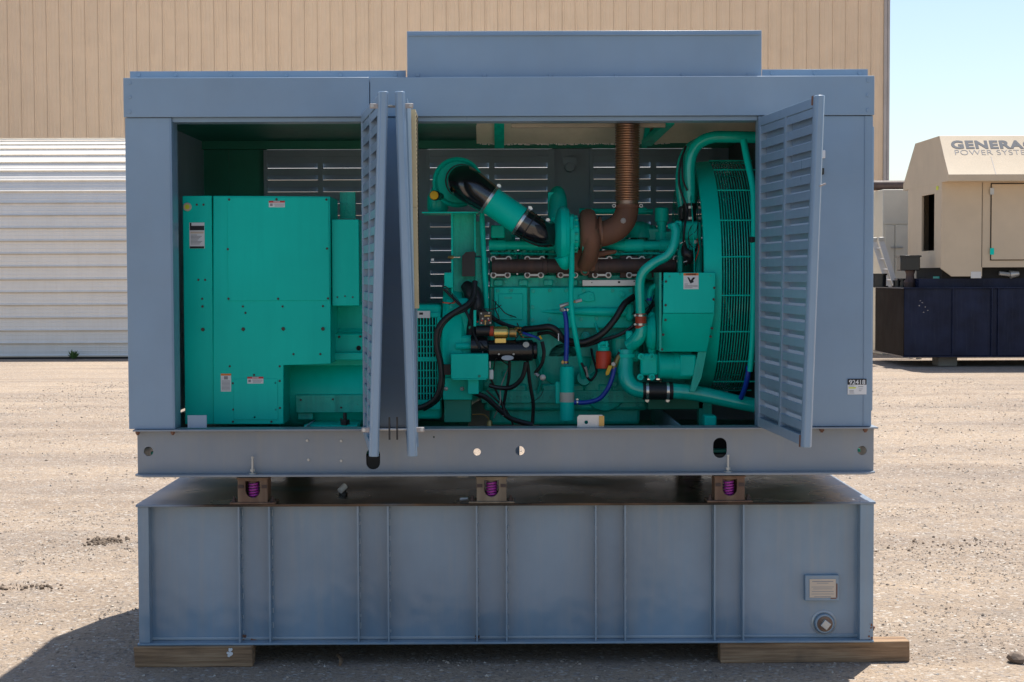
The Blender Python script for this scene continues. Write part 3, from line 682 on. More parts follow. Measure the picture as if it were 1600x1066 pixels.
for x in (394.5, 1137.5):
    p = P(x, 734, -.01); p.z = zk0 + .0075
    MB().cyl(p, p + Vector((0, 0, .094)), .0066, seg=10).lathe(p, (0, 0, 1), [(.014, .014), (.027, .014)], 6).lathe(p, (0, 0, 1), [(0, .022), (.006, .022)], 14).lathe(p, (0, 0, 1), [(.088, .009), (.096, .009)], 8).build('levelling_bolt', M['zinc'], sk)
for x, yy in ((215, 674), (270, 675), (1284, 673.5), (1352, 672.5)):
    p = P(x, yy, -.012); p.z = zk1 - .0098
    MB().lathe(p, (0, 0, -1), [(0, .014), (.012, .013), (.014, .008), (.02, .007)], 6).build('rusty_bolt', M['rust'], sk)

for x in (583, 1125):  # black boxes and plates added behind the slots to keep them dark
    c_ = P(x, 705, .3); MB().box((c_.x - .10, .0405, zk0 + .012), (c_.x + .10, .9, zk0 + .099)).build('slot_blocker', M['void'], sk)
    MB().box((c_.x - .10, .20, zk0 + .116), (c_.x + .10, .22, zk1 - .012)).build('slot_blocker_plate', M['void'], sk)
# ------------------------------------------------------------------ enclosure
HD = 2.12
xe0, xe1 = P(198, 400, 0).x, P(1363, 400, 0).x
zr1, zr0 = P(789, 120.5, 0).z, P(789, 182, 0).z               # header top and bottom
ze0 = zk1
en = thing('generator_housing', ((xe0+xe1)/2, HD/2, ze0), 'long grey steel generator housing with louvred doors standing open', 'generator housing')
xsm = P(578, 150, 0).x
MB().box((xe0 - .004, -.012, zr0), (xsm - .002, .16, zr1)).build('header_panel', M['grey'], en, bevel=.003)
MB().box((xsm + .002, -.012, zr0), (xe1 + .004, .16, zr1)).build('header_panel', M['grey'], en, bevel=.003)
hb = MB()
for yy in (130, 152, 175): hb.bolt(202.5, yy, -.012, 3, .004, 10)
for yy in (126, 149, 172.5): hb.bolt(1356, yy, -.012, 3, .004, 10)
hb.build('bolt_heads', M['grey'], en, stuff=True)
xo0, xo1 = P(277, 430, .1).x, P(1183, 430, 0).x               # opening
xp0, xp1 = P(567, 430, 0).x, P(651, 430, 0).x                 # centre post
lp0 = P(267, 430, 0).x
MB().prism([(xe0, 0), (lp0, 0), (lp0 + .012, .006), (xo0, .12), (xo0, .15), (xe0, .15)], 'Z', ze0 + .002, zr0 - .003).build('corner_post', M['grey'], en, bevel=.002, smooth=False)
MB().box((xo1 + .004, 0, ze0 + .002), (xe1, .10, zr0 - .003)).build('corner_post', M['grey'], en, bevel=.003)
MB().box((P(1350, 430, 0).x, -.004, ze0 + .004), (P(1351.2, 430, 0).x, -.0005, zr0 - .005)).build('seam_strip', M['grey'], en)
MB().box((xp0, 0.004, ze0 + .002), (xp1, .06, zr0 - .003)).build('centre_post', M['grey'], en, bevel=.003)
MB().box((xo0 - .002, .02, zr0 - .024), (xp0 - .002, .15, zr0 - .0005)).box((xp1 + .002, .02, zr0 - .024), (xo1 + .003, .15, zr0 - .0005)).build('door_stop', M['grey'], en, bevel=.002)
# end walls, inner posts, roof
zrf = zr1 - .02
MB().box((xe0 + .004, .151, ze0 + .002), (xe0 + .03, HD, zrf)).build('end_wall', M['greydark'], en)
MB().box((xe1 - .03, .151, ze0 + .002), (xe1 - .004, HD, zrf)).build('end_wall', M['greydark'], en)
MB().box((xe1 - .003, .45, ze0 + .05), (xe1 + .11, 1.75, zr0 - .02)).build('discharge_duct', M['grey'], en, bevel=.004)
xb0, xb1 = P(636, 80, .05).x, P(1190, 80, .05).x               # raised roof box
MB().box((xe0 + .02, .161, zrf), (xb0, HD + .01, zrf + .012)).box((xb1, .161, zrf), (xe1 - .02, HD + .01, zrf + .012)).build('roof_panel', M['grey'], en)
zst = P(400, 111, .1).z
for a, b in ((P(203, 115, .1).x, P(634, 115, .1).x), (P(1191, 112, .1).x, P(1356, 112, .1).x)):
    MB().box((a, .10, zr1 + .0005), (b, .112, zst)).build('roof_flange', M['grey'], en, bevel=.001)
zp = P(790, 48.5, .05).z
MB().box((xb0, .05, zr1 + .0008), (xb1, .07, zp)).build('raised_roof_panel', M['grey'], en, bevel=.003)
MB().box((xb0, .0705, zr1 + .0008), (xb0 + .02, HD - .1, zp)).box((xb1 - .02, .0705, zr1 + .0008), (xb1, HD - .1, zp)).box((xb0 + .021, HD - .12, zrf + .03), (xb1 - .021, HD - .1, zp)).build('raised_roof_side', M['grey'], en)
MB().box((xb0 + .021, .0705, zp - .02), (xb1 - .021, HD - .121, zp - .004)).build('raised_roof_top', M['grey'], en)
MB().box((xb0 + .01, .038, zp - .026), (xb1 - .01, .0495, zp - .021)).build('drip_edge', M['grey'], en)
rb = MB()
for x in (217, 274, 361, 447, 532, 618): rb.bolt(x, 117.5, .1, 3.2, .006, 8)
for x in (1206, 1273, 1343): rb.bolt(x, 114.5, .1, 3.2, .006, 8)
for x in (653, 757, 860, 963, 1067, 1170): rb.bolt(x, 117.5, .05, 3.2, .008, 8)
rb.build('roof_bolts', M['grey'], en, stuff=True)
# lower ceiling and rear beam
zc = CAM.z + .905
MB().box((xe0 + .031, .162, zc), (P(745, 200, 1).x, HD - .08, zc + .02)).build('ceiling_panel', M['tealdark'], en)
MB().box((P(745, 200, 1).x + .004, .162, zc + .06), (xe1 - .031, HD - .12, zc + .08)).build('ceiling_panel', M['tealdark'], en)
Ya_, Yb2 = .84, 1.16; za_, zb3 = P(900, 178, Ya_).z, P(900, 224, Yb2).z
def board(x0, x1, o0=0, o1=0.02): return [(x, y, z + o) for o in (o0, o1) for (x, y, z) in ((x0, Ya_, za_), (x1, Ya_, za_), (x1, Yb2, zb3), (x0, Yb2, zb3))]
bx0, bx1 = P(744, 200, 1).x, xe1 - .04
MB().hexa(board(bx0, bx1)).build('insulation_board', M['insul'], en)
je = MB()
for k in range(90):
    x = bx0 + .02 + (P(1045, 200, 1).x - bx0)*k/90; je.box((x, Yb2 - .004, zb3 - random.uniform(.003, .012)), (x + random.uniform(.006, .022), Yb2 + .003, zb3 - .0005))
je.build('light_slit_chips', M['white'], en, stuff=True)  # jagged white chips stand in for a slit of light along the board
for x0, x1_ in ((bx0 + .11, bx0 + .17), (bx0 + 1.02, bx0 + 1.05)):
    MB().hexa(board(x0, x1_, -.03, -.002)).build('board_batten', M['tealcast'], en)
mb = MB(); a, b = P(1046, 190, .76), P(1010, 224, 1.1); w = Vector((.03, 0, 0)); h = Vector((0, 0, .018)); mb.hexa([a - w - h, a + w - h, b + w - h, b - w - h, a - w + h, a + w + h, b + w + h, b - w + h]); mb.build('ceiling_brace', M['tealcast'], en)
z_ = P(900, 196, .75).z
MB().box((P(799, 196, .75).x, .75, z_ - .012), (P(1040, 196, .75).x, .80, z_ + .012)).build('ceiling_channel', M['rail'], en, bevel=.003)
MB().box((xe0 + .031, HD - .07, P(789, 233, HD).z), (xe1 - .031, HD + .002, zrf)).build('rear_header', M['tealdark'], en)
# rear wall posts
def rx(x): return P(x, 400, HD - .05).x
for a, b in ((xe0 + .046, rx(357) - .021), (rx(357) + .021, rx(412)), (rx(868), rx(921)), (rx(1118), xe1 - .046)):
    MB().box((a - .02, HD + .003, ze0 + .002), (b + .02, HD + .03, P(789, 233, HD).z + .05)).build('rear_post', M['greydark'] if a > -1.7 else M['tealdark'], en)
MB().box((rx(583), HD + .003, ze0 + .002), (rx(668), HD + .03, P(789, 233, HD).z + .05)).build('rear_post', M['greydark'], en)
p = P(890, 262, HD - .055); MB().cyl(p, p + Vector((0, -.03, 0)), .035, .03, 14).box(p + Vector((-.05, -.006, .01)), p + Vector((.05, .002, .07))).build('rear_latch', M['greydark'], en)
# ---- louvred doors
class Leaf:
    def __init__(s, hinge, top, bot, z0, z1, out): s.h, s.t, s.b, s.z0, s.z1, s.n = Vector(hinge), Vector(top), Vector(bot), z0, z1, Vector(out)
    def m(s, u, v, t):
        q_ = s.b + (s.t - s.b)*v; p_ = s.h + (q_ - s.h)*u
        return Vector((p_.x, p_.y, s.z0 + (s.z1 - s.z0)*v)) + s.n*t
    def box(s, u0, u1, v0, v1, t0, t1, mb=None):
        mb = mb or MB(); m = s.m
        return mb.hexa([m(u0,v0,t0), m(u1,v0,t0), m(u1,v0,t1), m(u0,v0,t1), m(u0,v1,t0), m(u1,v1,t0), m(u1,v1,t1), m(u0,v1,t1)])
def leaf(name, L, mat, mids, nb=20, label=None, tube=True, slopedrop=.026, lip=.0425):
    dp = .041 if tube else .056
    d = L.box(0, .030, 0, 1, 0, .045).build(name, mat, en, bevel=.002, label=label)
    Hh = L.z1 - L.z0; f = lambda m_: m_/Hh
    edges = [.030] + [x for md in mids for x in md] + [.945]
    for md in mids: L.box(md[0], md[1], f(.05), 1 - f(.04), .002, .04).build('mid_stile', mat, d)
    L.box(.0302, .9448, 1 - f(.048), 1, .001, .044).build('top_rail', mat, d, bevel=.002)
    L.box(.0302, .9448, 0, f(.050), .001, .044).build('bottom_rail', mat, d, bevel=.002)
    if tube:
        mb = MB(); c = [( .945, .002), (.96, -.004), (.985, -.004), (1.0, .006), (1.0, .034), (.985, .044), (.96, .044), (.945, .038)]
        vs = [L.m(u, v, t) for v in (-f(.006), 1 + f(.006)) for u, t in c]; n = len(c)
        mb.add(vs, [list(range(n))[::-1], list(range(n, 2*n))] + [[i, (i+1) % n, n + (i+1) % n, n+i] for i in range(n)])
        mb.build('edge_tube', mat, d, bevel=.004, ang=50)
    else: L.box(.945, 1, 0, 1, 0, .045).build('edge_stile', mat, d)
    pitch = (Hh - .085)/nb
    for (u0, u1) in zip(edges[0::2], edges[1::2]):
        for k in range(nb):
            z = .045 + pitch*k + pitch*.36
            pf = [(.006, z), (.006, z + lip - .002), (.008, z + lip), (dp - .006, z + lip - .006), (dp, z - slopedrop), (dp - .003, z - slopedrop), (dp - .009, z + lip - .009), (.010, z + lip - .003), (.0085, z + lip - .004), (.0085, z)]
            n = len(pf); vs = [L.m(u, f(zz), t) for u in (u0 - .004, u1 + .004) for t, zz in pf]
            mb = MB(); mb.add(vs, [list(range(n))[::-1], list(range(n, 2*n))] + [[i, (i+1) % n, n + (i+1) % n, n+i] for i in range(n)])
            mb.build('louvre_blade', mat, d, smooth=False)
    return d
YN = -1.06
def nx_(x, yy): return (P(x, yy, YN).x, YN)
zd1, zd0 = CAM.z + .874, CAM.z - .868
lL = Leaf((xp0 - .004, -.012), nx_(593, 147), nx_(578, 712), zd0, zd1, (1, 0, 0))
dl = leaf('louvred_door', lL, M['grey'], [(.47, .50)], label='left louvred door swung open beside the centre post')
lC = Leaf((xp1 - .02, -.012), nx_(631, 145), nx_(651, 712), zd0, zd1, (-1, 0, 0))
dc = leaf('louvred_door', lC, M['grey'], [(.47, .50)], label='middle louvred door with a torn yellow foam lining')
lR = Leaf((xo1 + .002, -.012), nx_(1276, 150), nx_(1255, 700), CAM.z - .832, CAM.z + .850, (1, 0, 0))
drr = leaf('louvred_door', lR, M['grey'], [(.47, .505)], label='right louvred door swung open in front of the corner post')
# foam lining with punched holes on the middle door
for v0, v1 in ((.978, 1.004), (-.004, .03)): lR.box(.94, .962, v0, v1, -.0062, .01).build('rust_patch', M['rust'], drr)
fo = MB(); m = lC.m
for i in range(2):
    v0, v1 = (.40, .70) if i == 0 else (.701, .99)
    lC.box(.03, .42, v0, v1, -.034, -.004, fo)
fo.build('foam_lining', M['foam'], dc)
hs = MB()
for k in range(46):
    for n_, u in enumerate((.04, .10, .16, .22, .28, .34)):
        v = .41 + .575*k/46 + (.006 if n_ % 2 else 0); lC.box(u, u + .04, v, v + .006, -.0356, -.0345, hs)
hs.build('foam_holes', M['void'], dc, stuff=True, smooth=False)
lC.box(.43, .94, .02, .99, -.012, -.002).build('inner_sheet', M['grey'], dc)
lC.box(.03, .425, .02, .398, -.012, -.002).build('inner_sheet', M['grey'], dc)
# latches and stays
def latch(L, dpar, v, s):
    p = L.m(.97, v, .02)
    MB().box(p + Vector((s*.02, -.003, -.012)), p + Vector((s*.062, .003, .012))).build('latch_tab', M['trim'], dpar, bevel=.003)
    MB().cyl(p + Vector((s*.05, -.010, 0)), p + Vector((s*.05, .010, 0)), .008, seg=12).build('latch_bolt', M['zinc'], dpar)
    MB().cyl(p + Vector((-s*.02, .02, 0)), p + Vector((-s*.09, .02, 0)), .006, seg=8).build('latch_rod', M['zinc'], dpar)
    MB().box(p + Vector((-s*.075, .012, -.05)), p + Vector((-s*.067, .03, .06))).build('latch_keeper', M['rubber'], dpar)
latch(lL, dl, .965, -1); latch(lC, dc, .965, 1); latch(lL, dl, .07, -1); latch(lC, dc, .07, 1)
p = lR.m(1.0, .745, .03); MB().cyl(p, p + Vector((.03, 0, .012)), .004, seg=8).build('latch_rod', M['trim'], drr)
p = P(1286, 241, -.02); MB().box(p + Vector((-.02, -.006, -.022)), p + Vector((.012, .018, .022))).build('catch_plate', M['white'], en, bevel=.004)
p = P(1285, 268, -.02); MB().box(p + Vector((-.02, -.012, -.018)), p + Vector((.008, .018, .018))).build('catch_keeper', M['black'], en, bevel=.003)
for L_, par in ((lL, dl), (lC, dc), (lR, drr)):
    for v in (.08, .5, .92):
        p = L_.m(0, v, .02); MB().cyl(p + Vector((0, -.004, -.05)), p + Vector((0, -.004, .05)), .011, seg=10).build('hinge', M['greydark'], par)
# rear doors (closed)
zq0, zq1 = ze0 + .004, P(789, 234, HD).z
for a, b, lab in ((413, 585, None), (666, 867, None), (922, 1116, None)):
    LL = Leaf((rx(a), HD - .045), (rx(b), HD - .045), (rx(b), HD - .045), zq0, zq1, (0, 1, 0))
    leaf('rear_louvred_door', LL, M['greydark'], [(.49, .535)], tube=False, slopedrop=.0278, lip=.047)
# sill brackets
a = P(308, 656, .05)
MB().bx(293, 649, 323, 669, .03, .036).build('sill_bracket', M['grey'], en, bevel=.001)
o_, zz = P(902, 668, .04), zk1
br = [(P(902, 660, .04).x, zz), (P(944, 660, .04).x, zz), (P(944, 660, .04).x, P(900, 652, .04).z), (P(941, 660, .04).x, P(900, 648.5, .04).z), (P(905, 660, .04).x, P(900, 648.5, .04).z), (P(902, 660, .04).x, P(900, 652, .04).z)]
cH = P(916, 660, .04); hol = [(cH.x + .010*math.cos(k*.571), cH.z + .010*math.sin(k*.571)) for k in range(11)]
MB().plate(br, [hol], .04, .045).build('sill_bracket', M['alu'], en, bevel=.001, smooth=False)
MB().bx(936, 650, 944, 666, .034, .0395).build('bracket_tab', M['brass'], en)
# stock label on the right post
sl_ = MB().bx(1324.5, 592.5, 1354, 616.5, -.0048, -.001).build('stock_label', M['white'], en)
MB().bx(1324.5, 592, 1354, 601.3, -.0056, -.005).build('label_header', M['ink'], sl_)
text('92418', 'lettering', M['white'], sl_, 1339.2, 600.5, -.006, 7.0, 1.06, .0006, 'CENTER')
MB().bx(1326, 605.2, 1337.5, 607.2, -.0056, -.005).build('label_band', M['lyellow'], sl_)
for x0, x1_, yy in ((1326, 1335, 603), (1341, 1349, 604), (1342, 1348, 607.5), (1342, 1346, 610.3), (1327, 1334, 610), (1327, 1334, 612), (1327, 1335, 614)):
    MB().bx(x0, yy, x1_, yy + .8, -.0054, -.005).build('print_line', M['inkgrey'], sl_)
# ------------------------------------------------------------------ alternator with control cabinet
T, TC = M['teal'], M['tealcast']
def PT(lst): return [P(*p) for p in lst]
al = thing('alternator', (P(440, 650, 1).x, 1.0, zk1), 'green alternator with a tall bolted control cabinet in the left bay', 'alternator')
Yc = .34
def label_plate(par, x0, y0, x1, y1, Y, head, hh, lines, icon=True, word=None):
    o = MB().bx(x0, y0, x1, y1, Y - .0025, Y).build('warning_label', M['white'], par)
    MB().bx(x0, y0, x1, y0 + hh, Y - .0032, Y - .0026).build('label_header', head, o)
    if word: text(word, 'lettering', M['white'] if head is M['lred'] else M['ink'], o, (x0+x1)/2, y0 + hh - .7, Y - .0028, hh*.62, 1.05, .0003, 'CENTER')
    for (a, b, yy, h) in lines: MB().bx(a, yy, b, yy + h, Y - .0031, Y - .0026).build('print_line', M['inkgrey'], o)
    if icon: MB().bx(*icon, Y - .0031, Y - .0026) if False else None
    return o
def poly_px(pts, Yf, Yb): 
    return MB().prism([(P(x, y, Yf).x, P(x, y, Yf).z) for x, y in pts], 'Y', Yf, Yb)
cab = poly_px([(333, 306), (516, 307), (517, 569), (443, 571), (443, 663), (333, 663)], Yc, .74).build('control_cabinet', T, al, bevel=.004)
MB().bx(287, 306, 332.7, 663, Yc + .014, .74).build('cabinet_side', T, al, bevel=.004)
MB().bx(355.5, 309, 514, 470, Yc - .005, Yc - .0005).build('upper_cover', T, cab, bevel=.0015)
MB().bx(365, 592, 434, 656, Yc - .004, Yc - .0005).build('lower_cover', T, cab, bevel=.0015)
MB().bx(518.5, 343, 561, 478, Yc + .03, .70).build('outlet_box', T, al, bevel=.004)
MB().bolts([(358, 312), (432, 311.5), (510, 312), (356, 389.5), (511, 388.5), (357, 467), (434.5, 467), (512.5, 466.5)], Yc - .005, 2.0, .004).bolts([(379.5, 479), (441.5, 479), (504.5, 478.5), (383.5, 489), (364, 599), (430.5, 598.5), (437, 595.5), (397, 586), (364.5, 640), (431, 640), (437.5, 637.5), (398, 652), (364, 659), (424, 659), (458.5, 553.5), (500.5, 553.5), (359, 572.5), (437, 572.5)], Yc, 1.9, .004).bolts([(310, 437.5), (320.5, 437.5), (316, 467), (307.5, 320), (318, 320)], Yc + .014, 1.9, .004).bolts([(527, 464.5), (539, 463), (551, 464.5)], Yc + .03, 1.4, .004).build('cover_bolts', M['darkrust'], al, stuff=True)
MB().bolts([(380, 514.5), (442.5, 514), (504.5, 514)], Yc, 3.2, .006).bolts([(317, 515)], Yc + .014, 3.2, .006).bolts([(316.5, 479)], Yc + .014, 2.2, .004).build('plug_buttons', M['black'], al, stuff=True)
g = P(293, 323.5, Yc + .014)
ga = MB().lathe(g, (0, -1, 0), [(0, 6.6*S(Yc)), (.008, 6.6*S(Yc)), (.011, 5.6*S(Yc))], 20).build('round_emblem', M['cream'], al)
MB().lathe(g, (0, -1, 0), [(.0112, 3.9*S(Yc)), (.0125, 3.7*S(Yc))], 18).build('emblem_centre', M['lyellow'], ga)
label_plate(al, 420, 314, 445, 324, Yc - .005, M['lred'], 2.8, [(427, 444, 318.5, .7), (429, 444, 320.2, .7), (429, 443, 322, .7), (422, 426, 318, 4)], word='DANGER')
label_plate(al, 386.5, 589, 411.5, 599.5, Yc - .004, M['lred'], 2.8, [(394, 410, 593.5, .7), (395, 410, 595.2, .7), (395, 408, 597, .7), (388, 392, 593.3, 4)], word='DANGER')
label_plate(al, 345, 584, 361, 612, Yc, M['lorange'], 3, [(350, 356, 588, 5)] + [(346.5, 359.5, 595 + 2*k, .8) for k in range(8)])
dpl = MB().bx(296, 348, 319.5, 388.5, Yc + .011, Yc + .014).build('data_plate', M['white'], al)
MB().bx(296.6, 353, 319, 360, Yc + .010, Yc + .0108).bx(296.6, 385, 319, 388.4, Yc + .010, Yc + .0108).bx(296.6, 348.4, 299, 353, Yc + .010, Yc + .0108).build('label_header', M['ink'], dpl)
MB().bx(297.5, 362, 318, 365, Yc + .010, Yc + .0108).build('label_band', M['cream'], dpl)
for k in range(8): MB().bx(298, 367 + 2*k, 308 + (k*7) % 9, 367.8 + 2*k, Yc + .0101, Yc + .0108).build('print_line', M['inkgrey'], dpl)
# stator barrel and supports
zx = P(500, 560, 1.02).z; Rb = .34
xa_, xb_ = P(440, 550, 1).x, P(640, 550, 1).x
MB().lathe((xa_, 1.02, zx), (1, 0, 0), [(0, Rb - .02), (.02, Rb), (xb_ - xa_ - .02, Rb), (xb_ - xa_, Rb - .02)], 48).build('stator_barrel', T, al)
MB().lathe((xa_, .80, P(500, 613, .80).z), (1, 0, 0), [(0, .17), (.02, .205), (xb_ - xa_ - .01, .205), (xb_ - xa_, .19)], 40).build('frame_barrel', T, al)
MB().bx(462, 617, 640, 645, .56, .66).build('support_rail', TC, al, bevel=.004)
MB().bx(465, 645, 489, 656, .58, .66).build('support_foot', TC, al, bevel=.004)
MB().bx(521, 521, 575, 552, .60, .75).build('lifting_block', T, al, bevel=.01)
MB().bx(521, 551, 590, 563, .54, .62).build('support_ledge', T, al, bevel=.006)
MB().bx(519, 445, 575, 522, .74, .8).build('back_cover', T, al)
MB().bolts([(530, 526.5), (563, 526), (543, 630), (541, 629)], .595, 2.2, .006).build('cover_bolts', M['darkrust'], al, stuff=True)
p = P(560.5, 544, .598); MB().cyl(p + Vector((0, .01, 0)), p + Vector((0, -.004, 0)), .014, seg=14).build('lifting_hole', M['void'], al)
MB().bx(531, 300, 555, 342, .80, .84).build('vent_flap', TC, al)
MB().prism([(P(478, 667, .5).x, .42), (P(560, 667, .5).x, .42), (P(560, 667, .5).x, .7), (P(490, 667, .5).x, .7)], 'Z', zk1 - .04, P(500, 662, .5).z).build('mounting_pad', T, al)
p = P(538, 664, .4); MB().lathe((p.x, .44, zk1 - .02), (0, 0, 1), [(0, .028), (.03, .028), (.031, .012), (.07, .012)], 6).build('mounting_bolt', M['rubber'], al)
# end bell with grille, right of the centre post
MB().bx(642, 476, 690, 655, .70, 1.3).build('end_bell', T, al, bevel=.02)
zt_ = P(668, 486, .66).z
gr = MB().bx(645, 489, 688, 496, .665, .70).bx(645, 558, 688, 565, .665, .70).bx(645, 625, 688, 640, .665, .70).bx(683, 496, 690, 625, .665, .70).build('grille_frame', T, al, bevel=.002)
for k in range(8):
    x = 647 + k*4.7; MB().bx(x, 496, x + 1.7, 558, .668, .676).build('grille_bar', T, gr); MB().bx(x, 565, x + 1.7, 625, .668, .676).build('grille_bar', T, gr)
for yy in (508, 519, 530, 541, 551, 578, 590, 602, 614): MB().bx(645, yy, 683, yy + 1.8, .6765, .682).build('grille_crossbar', T, gr)
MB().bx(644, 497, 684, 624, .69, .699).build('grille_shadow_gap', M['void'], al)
lp = MB().bx(649, 486, 672, 497, .655, .658).build('warning_label', M['white'], al)
MB().bx(655, 488.5, 661, 492, .654, .6548).build('print_line', M['ink'], lp)

# ------------------------------------------------------------------ engine
eg = thing('diesel_engine', (P(880, 650, 1).x, 1.0, zk1), 'green six cylinder diesel engine with rusty exhaust and blue hoses in the middle bay', 'engine')
def E(mb, name, mat=T, **k): return mb.build(name, mat, eg, **k)
def tubeE(name, pts, rpx, mat=M['tealpipe'], par=None, **k):
    Ym = sum(p[2] for p in pts)/len(pts)
    r = [x*S(Ym) for x in rpx] if isinstance(rpx, list) else rpx*S(Ym)
    return MB().tube(PT(pts), r, k.pop('seg', 12), k.pop('smooth', 5)).build(name, mat, par or eg, **k)
def ring(x, y, Y, axis_px, r, w, mat, name, par=None, par_dir=None, ear=True):   # band clamp round a hose, axis given as a photo direction
    c = P(x, y, Y); a = (P(x + axis_px[0], y + axis_px[1], Y + (axis_px[2] if len(axis_px) > 2 else 0)) - c).normalized()
    rr, ww = r*S(Y), w*S(Y); mb = MB().lathe(c - a*ww/2, a, [(0, rr), (ww, rr), (ww, rr*.97), (0, rr*.97)], 24, True)
    if ear:
        u = a.cross(Vector((0, 1, 0))).normalized()
        if u.z < 0: u = -u
        if ear == 'down': u = -u
        e = c + u*rr*1.04; mb.cyl(e - a*ww*.9, e + a*ww*.9, ww*.55, seg=8); mb.lathe(e - Vector((0, ww*.9, 0)), (0, 1, 0), [(0, ww*.7), (ww*1.8, ww*.7)], 8)
    return mb.build(name, mat, par or eg)
# block and covers
E(MB().bx(764, 446, 1004, 560, .82, 1.4), 'upper_block', TC, bevel=.012)
E(MB().bx(756, 515, 1012, 642, .86, 1.35), 'crankcase', TC, bevel=.02)
E(MB().bx(752, 610, 1010, 630, .83, .87), 'pan_rail', TC, bevel=.004)
E(MB().bx(765, 630, 1000, 664, .92, 1.3), 'oil_pan', TC, bevel=.02)
lc = E(MB().bx(772, 449, 824, 512, .765, .815), 'side_cover', T, bevel=.006)
MB().bx(779, 459, 817, 500, .757, .7645).build('cover_panel', T, lc, bevel=.004)
MB().bx(788, 464, 800, 467, .7555, .7565).build('cast_mark', TC, lc)
E(MB().bx(828, 449, 989, 513, .75, .815), 'aftercooler_cover', T, bevel=.006)
bl = [(833, 455), (859, 454), (885, 454), (912, 454), (957, 454), (985, 454), (832, 480), (832, 500), (859, 499), (908, 499), (932, 498), (957, 499), (983, 498)]
MB().bolts(bl, .75, 3.0, .012).bolts([(799, 454), (778, 454.5), (799, 494), (778, 494)], .7565, 2.5, .010).build('cover_bolts', TC, eg, stuff=True)
p = P(972, 460, .75); E(MB().lathe(p, (0, -1, 0), [(0, .020), (.012, .019), (.013, .012), (.016, .011)], 16), 'round_boss', T)
E(poly_px([(903, 462), (920, 455), (928, 458), (930, 470), (918, 472), (905, 468)], .735, .7495), 'cast_lug', T, bevel=.004)
p = P(924, 464, .735); E(MB().lathe(p, (0, -1, 0), [(0, .013), (.004, .012)], 12), 'round_boss', T)
E(MB().tube(PT([(842, 487, .755), (880, 487, .745), (920, 487, .735), (982, 488, .735)]), [.003, .018, .026, .028], 14, 4), 'water_rail', T)
E(MB().bx(978, 473, 991, 502, .70, .76), 'rail_flange', T, bevel=.02)
E(MB().bx(766, 430, 1000, 449, .80, 1.3), 'head_deck', TC, bevel=.006)
for i in range(6):
    x = 771 + i*39; E(MB().bx(x, 437, x + 15, 447, .785, .80), 'head_lug', TC, bevel=.006)
for i in range(6):
    x = 766 + i*44.5
    hd = E(MB().bx(x, 390, x + 41, 437, .86, 1.35), 'cylinder_head', TC, bevel=.01)
    MB().bx(x + 2, 352, x + 39, 389, .98, 1.3).build('rocker_cover', TC, hd, bevel=.025)
    for dx in (6, 16, 27, 36): MB().bx(x + dx, 389, x + dx + 6, 399 + (dx*7) % 5, .83, .86).build('head_stud', TC, hd, bevel=.004)
for x0, x1, r in ((764, 790, 8.7), (790, 822, 7), (822, 866, 8.5)):
    E(MB().cyl(P(x0, 383.5, .82), P(x1, 383.5, .82), r*S(.82), seg=20), 'coolant_manifold', T)
for x0, x1, r0, r1 in ((935, 976, 4, 8.5), (976, 1005, 10.2, 10.2), (1005, 1030, 7.6, 7.6), (1030, 1052, 9.6, 9.6)):
    E(MB().cyl(P(x0, 384, .80), P(x1, 384, .80), r0*S(.8), r1*S(.8), 20), 'coolant_manifold', T)
E(MB().bx(767, 352, 789, 372, .80, .86), 'air_crossover', T, bevel=.008)
E(MB().lathe(P(1034, 352, .95), (0, 0, 1), [(0, .032), (.02, .032), (.021, .042), (.10, .042), (.104, .036), (.11, .01)], 20), 'breather_cap', T)
E(MB().lathe(P(1034, 376, .95), (0, 0, 1), [(0, .045), (.05, .045), (.051, .028), (.10, .028)], 18), 'breather_base', T)
E(MB().cyl(P(995, 330, 1.15), P(1010, 330, 1.15), .022), 'fuel_rail', T); E(MB().cyl(P(905, 330, 1.2), P(1020, 331, 1.2), .018), 'fuel_rail', T)
E(MB().lathe(P(1000, 372, 1.0), (0, 0, 1), [(0, .09), (.05, .085), (.085, .06), (.10, .02)], 20), 'rocker_dome', TC)
E(MB().bx(1012, 357, 1030, 376, .93, 1.0), 'injector_block', TC, bevel=.006)
E(MB().bx(1040, 362, 1052, 378, .9, 1.0), 'injector_block', TC, bevel=.006)
# exhaust manifold, lock plates
mf = E(MB().lathe(P(768, 416, .74), (1, 0, 0), [(0, .03), (.004, .043), (.30, .043), (.302, .048), (.33, .048), (.332, .043), (.60, .043), (.602, .049), (.63, .049), (.632, .043), (1.09, .043), (1.094, .03)], 20), 'exhaust_manifold', M['darkrust'])
for i in range(6):
    x = 783 + i*50; E(MB().bx(x - 14, 400, x + 14, 434, .765, .80), 'manifold_flange', M['darkrust'], bevel=.004)
def lock_plate(x, y, x2):
    a, b = P(x, y, .73), P(x2, y, .73); mb = MB()
    for c in (a, b): mb.lathe(c, (0, -1, 0), [(0, .0185), (.005, .0185), (.0055, .0115), (0, .0115)], 14, True)
    w = .006; mb.box((a.x + .015, a.y - .004, a.z - w), (b.x - .015, a.y, a.z + w))
    o = E(mb, 'lock_plate', M['zinc'])
    for c in (a, b): MB().lathe(c, (0, -1, 0), [(-.03, .0108), (.010, .0105)], 6).build('manifold_bolt', M['darkrust'], o)
for y, xs in ((405, ((771, 794.5), (824, 847), (877, 900), (931.5, 952), (983, 1003))), (430, ((771, 793), (824, 845), (876, 898.5), (930, 950.5), (983, 1003)))):
    for a, b in xs: lock_plate(a, y, b)
for (x, y) in ((1056, 404),): E(MB().lathe(P(x, y, .72), (0, -1, 0), [(0, .0185), (.005, .0185), (.0055, .0115), (0, .0115)], 14, True), 'lock_washer', M['zinc'])
# turbocharger
cz = P(880, 366, .62)
